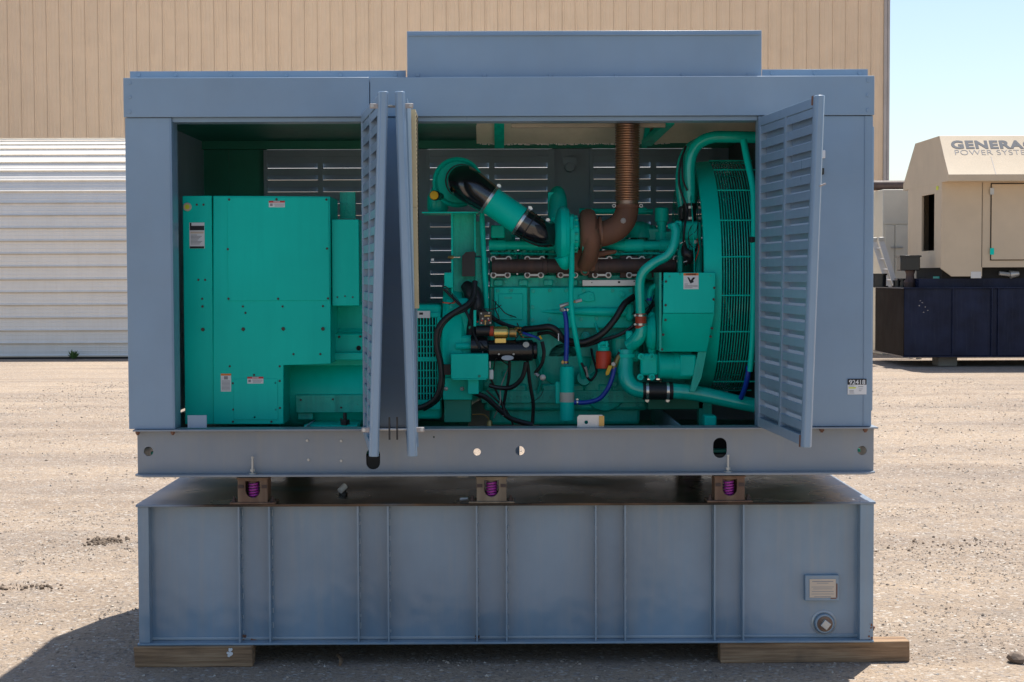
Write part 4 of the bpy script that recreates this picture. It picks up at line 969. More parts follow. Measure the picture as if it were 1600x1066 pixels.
# compressor volute (axis along X)
E(MB().lathe(P(863, 366, .66), (1, 0, 0), [(0, .075), (.012, .080), (.014, .095), (.028, .135), (.048, .160), (.072, .164), (.095, .150), (.105, .12), (.125, .118), (.127, .10), (.150, .098)], 40), 'compressor_housing', T)
E(MB().tube(PT([(879, 400, .60), (883, 413, .62), (884, 416, .70)]), [.050, .035, .012], 14, 4), 'volute_tongue', T)
E(MB().tube(PT([(872, 352, .66), (872, 330, .80), (872, 312, .92), (871, 303, 1.05), (871, 303, 1.3)]), [.060, .058, .052, .046, .045], 18, 5), 'compressor_outlet', T)
E(MB().bx(856, 300, 866, 333, .9, .95), 'outlet_bracket', T, bevel=.006)
E(MB().lathe(P(893, 366, .66), (1, 0, 0), [(0, .115), (.015, .115), (.017, .075), (.04, .07), (.06, .09), (.061, .115), (.07, .115)], 28), 'bearing_housing', T)
tb = MB()
for k in range(14):
    a = k*2*math.pi/14; c = P(894, 366, .66) + Vector((0, math.cos(a)*.104, math.sin(a)*.104)); tb.cyl(c, c + Vector((.03, 0, 0)), .008, seg=6)
E(tb, 'turbo_bolts', TC, stuff=True)
E(MB().tube(PT([(893, 358, .54), (893, 352, .54), (893, 340, .56)]), .012, 8, 1), 'oil_fitting', T)
th_ = MB().lathe(P(905, 362, .66), (1, 0, 0), [(0, .075), (.006, .108), (.016, .124), (.040, .134), (.066, .134), (.088, .122), (.098, .098), (.104, .075), (.112, .073), (.113, .088), (.128, .088)], 36)
E(th_, 'turbine_housing', M['rust'])
E(MB().tube(PT([(917, 345, .60), (925, 372, .57), (922, 398, .62), (914, 415, .70)]), [.038, .048, .048, .046], 16, 5), 'turbine_inlet', M['rust'])
E(poly_px([(900, 388), (938, 392), (964, 390), (964, 396), (935, 402), (930, 424), (898, 424), (893, 404)], .69, .76), 'turbine_foot', M['rust'], bevel=.012)
E(MB().lathe(P(914, 424, .68), (0, -1, 0), [(0, .026), (.012, .026), (.014, .018), (.004, .016)], 20), 'rust_port_ring', M['rust'])
E(MB().lathe(P(914, 424, .68), (0, -1, 0), [(.003, .016), (.006, .012)], 16), 'port_plug', M['tealdark'])
E(MB().tube(PT([(934, 366, .68), (948, 364, .68), (963, 357, .68), (974, 345, .68), (979, 332, .68), (980, 322, .68)]), [.078, .074, .073, .072, .068, .066], 26, 5), 'exhaust_elbow', M['rust'])
p = P(974, 345, .60); E(MB().lathe(p + Vector((0, .008, 0)), (0, -1, 0), [(0, .017), (.004, .016), (.006, .010), (.010, .009)], 8), 'elbow_plug', M['trim'])
ring(938, 366, .68, (1, 0), 23.2, 3.6, M['flex'], 'v_band_clamp', ear=False)
za_, zb2 = P(980, 320, .68).z, P(980, 183, .68).z; px_ = P(980, 320, .68).x
prof = [(-.012, .072), (0, .072), (.004, .066), (.024, .064), (.026, .068)]; n_ = 34; st_ = (zb2 - za_ - .026)/n_
for i in range(n_):
    t = .026 + i*st_; prof += [(t, .064), (t + st_*.25, .0715), (t + st_*.6, .0735), (t + st_*.85, .067)]
prof += [(zb2 - za_, .066), (zb2 - za_ + .15, .066)]
E(MB().lathe((px_, .68, za_), (.004, 0, 1), prof, 36), 'flexible_exhaust', M['flex'])
cl_ = MB().lathe(P(980, 322, .68), (0, 0, 1), [(-.012, .070), (-.012, .076), (.006, .076), (.006, .070)], 28, True)
E(cl_, 'exhaust_clamp', M['rust'])
for s in (959, 1001): E(MB().lathe(P(s, 322, .66), (0, -1, 0), [(0, .011), (.03, .011), (.03, .006), (0, .006)], 12, True), 'clamp_nut', M['zinc'])
# air intake
fc = MB().lathe(P(715, 285, .80), (0, 1, 0), [(0, .150), (-.004, .146), (-.012, .143), (-.016, .136), (-.010, .128), (0, .122), (.03, .12), (.6, .12)], 48)
E(fc, 'air_cleaner', T)
E(MB().torus(P(715, 285, .80), (0, 1, 0), .138, .011, 48), 'air_cleaner_rim', T)
E(MB().tube(PT([(724, 283, .79), (723, 283, .70), (727, 286, .615), (737, 293, .575), (750, 302, .565), (765, 312, .56)]), [.094, .096, .100, .099, .095, .089], 28, 6), 'intake_elbow_hose', M['gloss'])
E(MB().lathe(P(722, 283, .775), (0, 1, 0), [(-.012, .088), (-.012, .101), (.012, .101), (.012, .088)], 30, True), 'hose_bead', M['rubber'])
E(MB().tube(PT([(758, 307.5, .56), (790, 329.5, .56), (822, 351.5, .56)]), .083, 28, 1), 'intake_pipe', T)
E(MB().tube(PT([(812, 345, .56), (825, 353.5, .56), (834, 359, .57), (844, 364, .59), (853, 366, .62), (864, 366, .66)]), [.0885, .086, .084, .080, .077, .074], 28, 6), 'compressor_inlet_hose', M['gloss'])
ring(765, 312, .56, (52, 36), 24.6, 4.6, M['steel'], 'hose_clamp'); ring(814, 346.5, .56, (52, 36), 24.4, 4.6, M['steel'], 'hose_clamp')
ring(826, 354, .56, (52, 34), 23.8, 2.2, M['rubber'], 'hose_bead', ear=False)
ring(833, 358, .57, (52, 30), 23.2, 2.2, M['rubber'], 'hose_bead', ear=False)
ring(856, 366, .63, (1, 0, .0), 21, 4.4, M['steel'], 'hose_clamp')
ring(846, 365, .60, (30, 6), 21.6, 2.4, M['rubber'], 'hose_bead', ear=False)
# shelf with filter, horn with yellow cap
E(MB().bx(659, 331, 747, 333, .62, 1.0), 'filter_shelf', T)
E(MB().lathe(P(684, 331, .85), (0, 0, 1), [(0, .055), (.02, .065), (.09, .062), (.13, .04), (.15, .03)], 18), 'service_canister', M['tealcast'])
pp = P(679, 305.5, .62)
hn = E(MB().lathe(pp, (-.25, -1, 0), [(-.12, .022), (-.04, .024), (-.02, .030), (.004, .030)], 16), 'restriction_gauge', M['black'])
MB().lathe(pp + Vector((-.001, -.004, 0)), (-.25, -1, 0), [(0, .0255), (.012, .0245), (.014, .018)], 16).build('gauge_cap', M['yellow'], hn)
E(poly_px([(707, 334), (742, 334), (743, 470), (709, 470)], .80, .81), 'support_bracket', TC)
E(MB().bx(705, 334, 708, 475, .72, .81), 'bracket_edge', T); E(MB().bx(741, 334, 743.5, 395, .72, .81), 'bracket_edge', T)
E(poly_px([(722, 400), (728, 394), (742, 393), (742, 432), (722, 432)], .70, .79), 'relay_box', M['rubber'])
tubeE('probe', [(700, 402, .7), (719, 402, .7)], 1.2, M['steel'], seg=6, smooth=0)
E(MB().lathe(P(705, 402, .70), (1, 0, 0), [(-.02, .006), (0, .011), (.012, .011), (.014, .006)], 8), 'probe_nut', M['brass'])
E(MB().bx(694, 426, 708, 450, .68, .75), 'sensor_box', T, bevel=.004)
E(MB().bx(674, 404, 678, 408, .7, .71), 'tag_plate', M['white'])
tubeE('dipstick_tube', [(753, 333, .74), (755, 380, .74), (758, 440, .74), (760, 484, .76)], 4.2, T)
E(MB().bx(744, 346, 752, 400, .80, .84), 'support_post', TC); E(MB().bx(742, 402, 763, 488, .78, .84), 'water_jacket', TC, bevel=.006)
MB().bolts([(751, 410), (751, 420), (751, 430), (751, 440), (751, 455), (751, 470)], .78, 3, .01).build('jacket_bolts', TC, eg, stuff=True)
# flywheel housing
E(MB().lathe(P(693, 545, 1.0), (1, 0, 0), [(0, .33), (.01, .40), (.05, .41), (.12, .40), (.14, .36), (.24, .30), (.26, .2)], 48), 'flywheel_housing', T)
E(MB().bx(694, 466, 738, 545, .66, .9), 'bell_cover', T, bevel=.03)
E(MB().bx(696, 524, 741, 566, .61, .68), 'starter_mount', T, bevel=.02)
E(MB().cyl(P(712, 541, .60), P(745, 541, .60), 5.5*S(.6), seg=16), 'starter_nose', T)
cb_ = E(MB().bx(704.5, 553, 763, 592, .47, .60), 'junction_box', T, bevel=.004)
E(MB().bx(731, 592.5, 748, 616, .50, .56), 'box_bracket', T, bevel=.003); E(MB().bx(708, 592, 760, 593.5, .465, .6), 'box_lip', T)
E(MB().bx(691, 570, 704, 586, .55, .60), 'mount_block', M['darkrust'])
E(MB().bx(692, 590, 738, 625, .60, .68), 'engine_mount', T, bevel=.004)
E(MB().bx(694, 624, 736, 660, .63, .80), 'mount_foot', M['tealdark'], bevel=.004)
for x in (697, 722): E(MB().lathe(P(x, 607.5, .60), (0, -1, 0), [(0, .0125), (.008, .012), (.012, .006)], 12), 'mount_bolt', M['zinc'])
p = P(749, 588, .47); E(MB().lathe(p, (0, -1, 0), [(0, .009), (.006, .007)], 8), 'box_screw', M['tealdark'])
E(MB().bx(765, 565, 766.4, 575, .5, .55), 'box_tag', M['white']); E(MB().bx(764.5, 578, 771, 593, .53, .55), 'wire_tag', M['white'], bevel=.004)
# starter motor
ys = .56
E(MB().cyl(P(736, 541, ys + .05), P(762, 541, ys + .05), .062, seg=24), 'starter_gear_case', M['black'])
E(MB().lathe(P(762, 548, ys), (1, 0, 0), [(0, .055), (.008, .062), (.255, .062), (.262, .058), (.268, .05), (.285, .05), (.29, .04)], 36), 'starter_motor', M['black'])
E(MB().lathe(P(793, 559.5, ys - .058), (0, -1, 0.25), [(0, .0), (.002, .0195), (.004, .0185), (.0045, 0)], 20), 'oval_badge', M['zinc']).scale = (1.9, 1, .78)
E(MB().lathe(P(822, 539, ys - .048), (0, -1, .6), [(0, .0185), (.004, .0185), (.006, .014)], 20), 'round_sticker', M['pale'])
for x in (779.5, 802.5): E(MB().lathe(P(x, 553.5, ys - .06), (0, -1, 0), [(0, .007), (.006, .005)], 8), 'starter_screw', M['zinc'])
E(MB().cyl(P(744, 517, ys), P(766, 517, ys), .030, seg=20), 'solenoid_end', M['rubber'])
E(MB().cyl(P(765, 517.5, ys), P(771, 517.5, ys), .030, seg=20), 'solenoid_seal', M['orange'])
sol = E(MB().lathe(P(771.5, 519.5, ys), (1, 0, 0), [(0, .030), (.003, .036), (.076, .036), (.080, .030), (.084, .030)], 24), 'solenoid', M['gold'])
MB().bx(773, 528.5, 791, 536.5, ys - .045, ys - .02).build('solenoid_bracket', M['gold'], sol, bevel=.003)
E(MB().lathe(P(796, 520, ys), (1, 0, 0), [(0, .026), (.02, .028), (.032, .028), (.033, .034), (.040, .034)], 20), 'solenoid_cap', M['brass'])
tm = MB()
for x, y in ((804, 515), (809, 518), (811, 522), (814, 526), (806, 512), (810, 512)): tm.cyl(P(x, y, ys - .01), P(x + 3.5, y + 1, ys - .03), .006, seg=6)
E(tm, 'terminal_studs', M['brass'], stuff=True)
tubeE('solenoid_lead', [(808, 505, ys), (811, 512, ys - .02), (816, 520, ys - .03), (826, 524, ys - .03), (838, 528, ys - .02), (844, 532, ys)], 1.0, M['rubber'], seg=6)
tubeE('blue_lead', [(817, 520, ys - .03), (826, 523.5, ys - .04), (836, 526.5, ys - .04), (844, 531, ys - .02)], [1.8, 2.6, 1.8, .9], M['blue'], seg=6)
E(MB().cyl(P(843, 525, ys - .02), P(846, 530, ys - .02), .006, seg=6), 'yellow_terminal', M['yellow'])
# controller card
E(MB().bx(740, 485, 744, 510, .53, .6), 'card_bracket', T)
cc = E(MB().bx(749, 487.5, 768, 507, .56, .58), 'terminal_board', M['black'])
for k, (x, y, mt) in enumerate(((752, 490, 'zinc'), (764, 489, 'zinc'), (754, 498, 'zinc'), (763, 498, 'zinc'), (753, 501, 'lred'), (764, 500.5, 'lred'), (752, 505, 'zinc'), (766, 504.5, 'zinc'), (758.5, 502, 'brass'), (758, 494, 'brass'), (746, 503, 'lred'))):
    MB().bx(x - 1.1, y - 1.1, x + 1.1, y + 1.1, .552, .5595).build('terminal', M[mt], cc)
MB().bx(757, 492.5, 766, 494.6, .553, .5595).bx(757.5, 502.5, 759, 508, .553, .5595).build('jumper', M['brass'], cc)
# cables
tubeE('battery_cable', [(742, 440, .70), (740, 462, .66), (731, 476, .62), (712, 487, .58), (694, 500, .55), (683, 518, .54), (682, 542, .54), (688, 568, .54), (689, 596, .54), (681, 622, .55), (663, 635, .58), (648, 638, .60)], 4.6, M['rubber'], seg=10)
tubeE('battery_cable', [(745, 466, .67), (728, 483, .62), (706, 494, .585), (690, 512, .565), (685, 540, .56), (691, 572, .56), (692, 600, .56), (684, 625, .58), (662, 640, .62)], 3.2, M['rubber'], seg=8)
E(MB().lathe(P(683, 516, .54), (.1, 0, -1), [(-.006, .0185), (.006, .0185)], 12), 'cable_tie', M['rubber'])
tubeE('wiring_loom', [(694, 452, .66), (712, 470, .64), (728, 487, .62), (738, 510, .60), (744, 530, .56), (750, 545, .54)], 2.4, M['rubber'], seg=8)
tubeE('wiring_loom', [(740, 455, .7), (752, 482, .68), (770, 497, .66), (790, 508, .66), (812, 514, .66), (830, 515, .66)], 3.6, M['rubber'], seg=8)
E(MB().tube(PT([(726, 445, .75), (738, 458, .72), (744, 478, .70), (738, 500, .68), (736, 525, .66)]), [.03, .055, .05, .03, .03], 10, 4), 'loom_bundle', M['rubber'])
tubeE('wiring_loom', [(818, 515, .64), (840, 513, .62), (858, 511, .60), (870, 517, .60), (880, 529, .62), (900, 535, .64), (916, 534, .64), (940, 522, .62), (960, 500, .62), (975, 476, .64), (990, 464, .7)], 5.2, M['rubber'], seg=10)
tubeE('wiring_loom', [(840, 522, .66), (858, 520, .64), (872, 528, .64), (890, 538, .66), (914, 540, .66), (940, 532, .64), (966, 524, .62), (985, 513, .62), (1000, 500, .62), (1012, 488, .64), (1028, 465, .66)], 3.0, M['rubber'], seg=8)
E(MB().bx(872, 521, 873.4, 533, .585, .60), 'cable_tie', M['white'])
for pts, r in (([(796, 565, .56), (795, 590, .58), (790, 615, .60), (786, 640, .62)], 2.4), ([(822, 566, .56), (816, 590, .56), (800, 605, .57), (780, 606, .58), (764, 602, .58)], 3.6), ([(824, 565, .57), (828, 600, .60), (833, 630, .62), (832, 662, .64)], 2.8),
               ([(847, 534, .56), (850, 552, .55), (846, 570, .56), (836, 583, .58)], 2.8), ([(741, 614, .56), (760, 622, .58), (780, 640, .6), (800, 655, .62), (832, 664, .64)], 4.2),
               ([(766, 590, .56), (774, 608, .58), (784, 630, .60), (790, 650, .6)], 1.8), ([(760, 610, .6), (790, 640, .62), (802, 664, .64)], 1.6)):
    tubeE('power_cable', pts, r, M['rubber'], seg=8)
E(MB().cyl(P(836, 583, .58), P(842, 588, .57), .010, seg=8).lathe(P(848, 590, .56), (0, -1, 0), [(0, .018), (.006, .018), (.010, .010)], 10), 'cable_lug', M['zinc'])
tubeE('white_lead_end', [(783, 640, .6), (787, 645, .6), (786, 650, .6)], .9, M['white'], seg=6)
tubeE('drain_line', [(738, 648, .6), (756, 648, .6), (764, 656, .6)], 1.0, M['brass'], seg=6)
E(MB().lathe(P(765, 660, .60), (0, 0, -1), [(-.012, .01), (0, .018), (.03, .018), (.035, .012)], 12), 'drain_cock', M['brass'])
for k, (a, b) in enumerate((((691, 447), (701, 452)), ((694, 452), (702, 458)))): tubeE('loose_wire', [(*a, .66), ((a[0]+b[0])/2, a[1] + 1, .655), (*b, .66)], .9, M['steel'] if k else M['rubber'], seg=6)
# dipstick / oil return pipes
tubeE('turbo_oil_drain', [(893.5, 372, .57), (893.5, 420, .56), (892, 462, .55), (895, 500, .55), (902, 540, .58), (908, 570, .64), (912, 595, .74)], 4.2, T)
E(MB().lathe(P(894, 430, .56), (0, 0, 1), [(-.01, .02), (.01, .02)], 10), 'pipe_union', T)
E(MB().lathe(P(912, 592, .74), (0, -1, .2), [(0, .045), (.03, .04), (.032, .025)], 18), 'drain_boss', TC)
tubeE('braided_hose', [(904, 560, .62), (913, 576, .62), (918, 590, .64), (924, 594, .66), (932, 580, .68), (926, 558, .7), (924, 545, .72)], 2.0, M['rubber'], seg=8)
E(MB().cyl(P(914, 573, .618), P(918, 589, .635), .010, .008, 8), 'hose_ferrule', M['zinc'])
# coolant heater and blue hoses
hz = P(886, 657, .58)
ht = E(MB().lathe((hz.x, .58, hz.z), (0, 0, 1), [(0, .036), (.002, .042), (.30, .042), (.315, .036), (.318, .02)], 24), 'coolant_heater', T)
hl = MB().lathe((hz.x, .58, P(886, 628, .58).z), (0, 0, 1), [(0, .0424), (.056, .0424), (.056, .0415), (0, .0415)], 24, True).build('heater_label', M['pale'], ht)
E(MB().bx(868, 597, 876, 631, .60, .66), 'heater_bracket', T, bevel=.003)
tubeE('blue_heater_hose', [(881, 482, .60), (884.5, 500, .59), (885.5, 530, .585), (884, 569, .58)], 3.9, M['blue'])
tubeE('blue_heater_hose', [(897, 629, .58), (915, 629, .575), (935, 624, .565), (948, 610, .555), (956, 592, .55), (960, 574, .55)], 3.7, M['blue'])
ring(884, 566, .58, (0, 1), 4.5, 3.4, M['brass'], 'hose_clamp'); ring(902, 629, .58, (1, 0), 4.5, 2.6, M['steel'], 'hose_clamp')
ring(882, 485, .60, (1, 6), 4.5, 2.6, M['steel'], 'hose_clamp')
E(MB().cyl(P(875, 479, .60), P(888, 474.5, .60), .013, .010, 10), 'hose_fitting', M['zinc']); E(MB().cyl(P(888, 474, .60), P(899, 471, .60), .008, seg=8), 'pipe_nipple', M['brass']); E(MB().cyl(P(899, 471.5, .60), P(909, 469, .60), .011, .009, 8), 'hose_fitting', M['zinc'])
E(MB().cyl(P(877, 484, .60), P(880, 484, .58), .012, seg=8), 'bleed_screw', M['zinc'])
vb = E(MB().cyl(P(958, 577, .55), P(967, 556, .57), .016, .014, 12), 'ball_valve', M['brass'])
E(MB().cyl(P(966, 558, .57), P(972, 548, .60), .017, .017, 12), 'valve_union', M['darkrust'])
hv = poly_px([(951, 571), (957, 571.5), (955, 577), (951, 586), (947, 587), (946, 583)], .52, .527).build('valve_handle', M['yellow'], vb, bevel=.002)
E(MB().lathe(P(959, 569, .54), (-.3, -1, 0), [(-.02, .012), (.012, .012)], 8), 'valve_stem', M['zinc'])
# spin-on filter
E(MB().lathe(P(943, 574, .62), (0, 0, 1), [(-.008, .038), (-.004, .046), (.085, .046), (.094, .042), (.098, .032)], 26), 'spin_on_filter', M['red'])
E(MB().bx(931, 560.5, 955, 568, .575, .60), 'filter_print', M['rubber']) if False else None
E(MB().lathe(P(943, 548, .62), (0, 0, 1), [(0, .034), (.02, .036), (.022, .022), (.03, .022)], 20), 'filter_head', T)
E(MB().tube(PT([(936, 540, .62), (943, 536, .62), (950, 540, .62)]), .012, 8, 3), 'filter_bail', T); E(MB().bx(934, 537, 938, 546, .6, .63), 'filter_lug', T, bevel=.004); E(MB().bx(946, 533, 950, 546, .6, .63), 'filter_lug', T, bevel=.004)
# front end: water pump, pipes
tubeE('water_pipe', [(1053, 352, .52), (1056, 364, .50), (1052, 385, .48), (1042, 400, .48), (1022, 411, .49), (1006, 424, .50), (1000, 440, .51), (1000, 465, .52), (1001, 494, .54)], 7.6, M['tealpipe'], seg=18)
E(MB().lathe(P(1053, 353, .54), (0, -.4, 1), [(-.01, .036), (.004, .038), (.01, .03)], 20), 'pipe_flange', T)
E(MB().bx(1055, 345, 1066, 362, .56, .62), 'pipe_bracket', T, bevel=.008)
E(MB().cyl(P(1001, 490, .54), P(1001.5, 513, .54), 8.9*S(.54), seg=20), 'silicone_hose', M['orange'])
for y in (493, 507): ring(1001.2, y, .54, (0, 1), 9.3, 3.2, M['steel'], 'hose_clamp', ear=False); E(MB().cyl(P(991.5, y, .53), P(992.5, y, .50), .007, seg=8), 'clamp_screw', M['zinc'])
tubeE('pump_outlet', [(1002, 508, .54), (1002, 518, .54), (996, 530, .56), (984, 540, .6)], [8, 9.5, 11, 11], M['tealpipe'], seg=18)
E(MB().bx(978, 517, 990, 540, .58, .66), 'pump_flange', T, bevel=.012)
E(MB().lathe(P(1008, 520, .60), (1, 0, 0), [(0, .05), (.01, .085), (.03, .105), (.052, .105), (.060, .09), (.062, .05)], 30), 'water_pump', T)
E(MB().bx(1013, 487, 1026, 556, .57, .66), 'pump_cover', T, bevel=.03)
E(MB().bx(955, 522, 1000, 560, .68, .8), 'pump_housing', TC, bevel=.03); E(MB().bx(964, 548, 1000, 566, .62, .7), 'pump_elbow', T, bevel=.02)
E(MB().lathe(P(1016, 531, .57), (0, -1, 0), [(0, .014), (.010, .012)], 6), 'pump_bolt', TC)
tubeE('lower_coolant_pipe', [(978, 548, .60), (977, 575, .58), (979, 592, .56), (988, 605, .55), (1002, 610, .55), (1016, 611, .55)], 12.5, M['tealpipe'], seg=22)
E(MB().lathe(P(978, 555, .60), (0, 0, 1), [(-.012, .058), (.008, .058)], 22), 'pipe_flange', T)
E(MB().cyl(P(1004, 611, .55), P(1051, 611, .55), 13.8*S(.55), seg=26), 'rubber_coupling', M['rubber'])
for x in (1011, 1043): ring(x, 611, .55, (1, 0), 14.2, 4.2, M['steel'], 'hose_clamp', ear='down')
tubeE('lower_coolant_pipe', [(1048, 611, .55), (1075, 613, .55), (1110, 619, .54), (1145, 627, .53), (1180, 634, .52)], [12.5, 12.5, 12, 11.5, 11.5], M['tealpipe'], seg=22)
tubeE('blue_overflow_hose', [(1170, 572, .34), (1168, 590, .36), (1164, 606, .40), (1158, 622, .46)], 4.2, M['blue']); ring(1170, 580, .345, (0, 1), 4.8, 2.2, M['blue'], 'hose_clamp', ear=False)
# belt driven alternator
E(MB().lathe(P(1028, 571, .56), (1, 0, 0), [(0, .07), (.005, .078), (.085, .078), (.086, .082), (.19, .082), (.195, .075), (.20, .06)], 34), 'charging_alternator', T)
E(MB().bx(1062, 554, 1088, 589, .475, .53), 'alternator_end', T, bevel=.012)
mb = MB().bx(1001, 553, 1029, 587, .53, .60); E(mb, 'alternator_bracket', T, bevel=.015)
for x, y in ((1000, 589), (1018, 589), (1018, 557), (1001, 557)): E(MB().lathe(P(x, y, .55), (0, -1, 0), [(0, .019), (.03, .019), (.032, .008), (.02, .007)], 16), 'bracket_ear', T)
# thermostat side
E(MB().cyl(P(1077, 345, .62), P(1077, 318, .62), 10.2*S(.62), seg=22), 'rubber_coupling', M['rubber'])
for y in (324, 341): E(MB().lathe(P(1077, y, .62), (0, 0, 1), [(-.008, .0395), (.008, .0395), (.008, .038), (-.008, .038)], 22, True), 'hose_clamp', M['rubber']); E(MB().bx(1076, y - 2, 1082, y + 2, .575, .585), 'clamp_screw', M['steel']); E(MB().cyl(P(1091, y, .60), P(1095, y, .60), .009, seg=8), 'clamp_screw', M['zinc'])
E(MB().bx(1062, 322, 1070, 345, .70, .78), 'rubber_coupling', M['rubber'], bevel=.01); E(MB().bx(1066, 325, 1070, 331, .69, .70), 'clamp_screw', M['steel'])
tubeE('upper_coolant_pipe', [(1077, 320, .62), (1077, 285, .62), (1077, 262, .62), (1081, 240, .62), (1092, 224, .62), (1112, 215, .62), (1140, 214, .62), (1185, 215, .62)], 9.2, M['tealpipe'], seg=22)
tubeE('bypass_pipe', [(1066, 325, .78), (1062, 295, .78), (1063, 262, .78), (1070, 240, .80), (1082, 226, .82), (1100, 220, .9)], 6.5, M['tealpipe'], seg=16)
E(MB().bx(1067, 346, 1097, 375, .56, .70), 'thermostat_housing', T, bevel=.02); E(MB().bx(1064, 372, 1096, 392, .58, .7), 'thermostat_base', T, bevel=.01); E(MB().bx(1060, 390, 1066, 425, .6, .66), 'support_leg', T); E(MB().cyl(P(1092, 386, .6), P(1092, 428, .6), .02, seg=12), 'vent_pipe', T)
E(MB().lathe(P(1086, 378, .58), (0, -1, 0), [(0, .012), (.010, .010)], 10), 'housing_bolt', M['zinc'])
tubeE('wiring_loom', [(1072, 228, .58), (1063, 255, .57), (1061, 285, .57), (1067, 308, .56), (1074, 330, .55), (1070, 352, .52), (1068, 385, .52), (1072, 415, .54)], 1.9, M['rubber'], seg=8)
tubeE('wiring_loom', [(1070, 232, .58), (1066, 250, .575), (1067, 280, .57), (1074, 298, .57)], 1.5, M['rubber'], seg=8)
tubeE('wiring_loom', [(1068, 372, .53), (1074, 392, .53), (1080, 400, .53), (1086, 388, .54)], 1.6, M['rubber'], seg=8)
E(MB().tube(PT([(1068, 384, .53), (1072, 396, .52), (1078, 400, .52), (1076, 412, .53)]), [.012, .03, .03, .014], 10, 4), 'loom_bundle', M['rubber'])
for a, b in (((1062, 381), (1070, 377)), ((1068, 410), (1076, 407))): E(MB().cyl(P(*a, .515), P(*b, .515), .003, seg=6), 'cable_tie', M['white'])
tubeE('small_water_line', [(1040, 442, .6), (1028, 445, .6), (1017, 452, .6), (1014, 466, .6)], 4.2, T); E(MB().lathe(P(1014.5, 467, .6), (0, 0, -1), [(-.02, .015), (.012, .016)], 10), 'pipe_union', M['blue'])
tubeE('wiring_loom', [(1035, 470, .62), (1022, 478, .62), (1008, 493, .62)], 1.5, M['rubber'], seg=6)
# silver name plate
npl = E(MB().bx(910, 437.5, 993, 447, .735, .755), 'name_plate', M['alu'], bevel=.002)
MB().bx(924, 441, 925.5, 442.5, .734, .7345).bx(965.5, 439.5, 969, 442.5, .734, .7345).bx(990, 439, 992, 441, .734, .7345).build('plate_screws', M['ink'], npl)
# ports and bosses cast in the crankcase
for x in (815, 862, 905, 950): E(MB().bx(x - 16, 600, x + 8, 616, .835, .86), 'crankcase_door', TC, bevel=.012)
E(MB().lathe(P(880, 560, .86), (0, -1, 0), [(0, .17), (.02, .165), (.035, .14), (.04, .09)], 36), 'crankcase_dome', TC)
E(MB().lathe(P(945, 610, .86), (0, -1, 0), [(0, .13), (.015, .12), (.02, .09)], 32), 'gear_cover', TC)
MB().bolts([(770 + 13*k, 621) for k in range(18)], .83, 2.4, .01).bolts([(770 + 14*k, 606) for k in range(16)], .86, 2.2, .01).build('pan_bolts', TC, eg, stuff=True)
E(MB().bx(1012, 618, 1100, 640, .80, .86), 'front_support', M['tealdark'], bevel=.006)
E(MB().bx(1092, 615, 1112, 668, .80, .9), 'front_mount', TC); E(MB().bx(1101, 650, 1120, 668, .40, .52), 'mount_pad', T, bevel=.01)
E(MB().cyl(P(1000, 480, .95), P(1040, 480, .95), .16, seg=32), 'front_gear_case', TC)
E(MB().bx(990, 440, 1035, 560, .9, 1.2), 'gear_case', TC, bevel=.03)

# ------------------------------------------------------------------ radiator with fan guard
rd = thing('radiator', (P(1190, 430, 1).x + .15, 1.05, zk1), 'green radiator with a round wire fan guard behind the right open door', 'radiator')
zf = CAM.z - .01; Yf = 1.06; Rg = .70
xr0 = P(1183, 430, .36).x
MB().box((xr0 + .06, .16, zk1 + .004), (xe1 - .04, 1.96, zc - .06)).build('radiator_core', M['coredark'], rd)
def X_at(x): return P(x, 430, Yf - Rg).x
x0_, x1_ = X_at(1100), X_at(1128)
MB().lathe((x0_, Yf, zf), (1, 0, 0), [(0, Rg*.965), (.004, Rg*.985), (x1_ - x0_, Rg), (x1_ - x0_ + .005, Rg*.985), (x1_ - x0_ - .004, Rg*.965), (.006, Rg*.94)], 72, True).build('shroud_band', T, rd)
for k in range(12):
    x = X_at(1131.5 + k*4.2)
    MB().torus((x, Yf, zf), (1, 0, 0), Rg, .0032, 72, 5).build('guard_ring', M['tealpipe'], rd)
for k in range(20):
    a = 2*math.pi*(k + .5)/20; c = Vector((0, math.cos(a)*(Rg + .004), math.sin(a)*(Rg + .004)))
    MB().cyl(Vector((x1_, Yf, zf)) + c, Vector((xr0 + .06, Yf, zf)) + c, .0045, seg=6).build('guard_rod', T, rd)
mesh_ = MB()
for k in range(8): mesh_.torus((x0_ - .05 + .004*k, Yf, zf), (1, 0, 0), Rg*(.95 - .05*k), .0028, 60, 4)
for k in range(48):
    a = 2*math.pi*k/48; c = Vector((0, math.cos(a), math.sin(a))); mesh_.cyl(Vector((x0_ - .05, Yf, zf)) + c*Rg*.95, Vector((x0_ - .02, Yf, zf)) + c*Rg*.6, .0025, seg=4)
mesh_.build('guard_mesh', TC, rd, stuff=True)
fn = MB().cyl((x1_ - .02, Yf, zf), (x1_ + .12, Yf, zf), .12, seg=24).build('fan_hub', M['tealdark'], rd)
for k in range(6):
    a = 2*math.pi*k/6 + .3; c = Vector((0, math.cos(a), math.sin(a))); w = Vector((0, -math.sin(a), math.cos(a))); h = Vector((x1_ + .05, Yf, zf))
    vs = [h + c*.12 - w*.05 - Vector((.04, 0, 0)), h + c*.12 + w*.05 + Vector((.04, 0, 0)), h + c*.62 + w*.10 + Vector((.03, 0, 0)), h + c*.62 - w*.10 - Vector((.03, 0, 0))]
    mb = MB(); d = Vector((.006, 0, 0)); mb.hexa([v - d for v in vs] + [v + d for v in vs]); mb.build('fan_blade', M['tealdark'], fn)
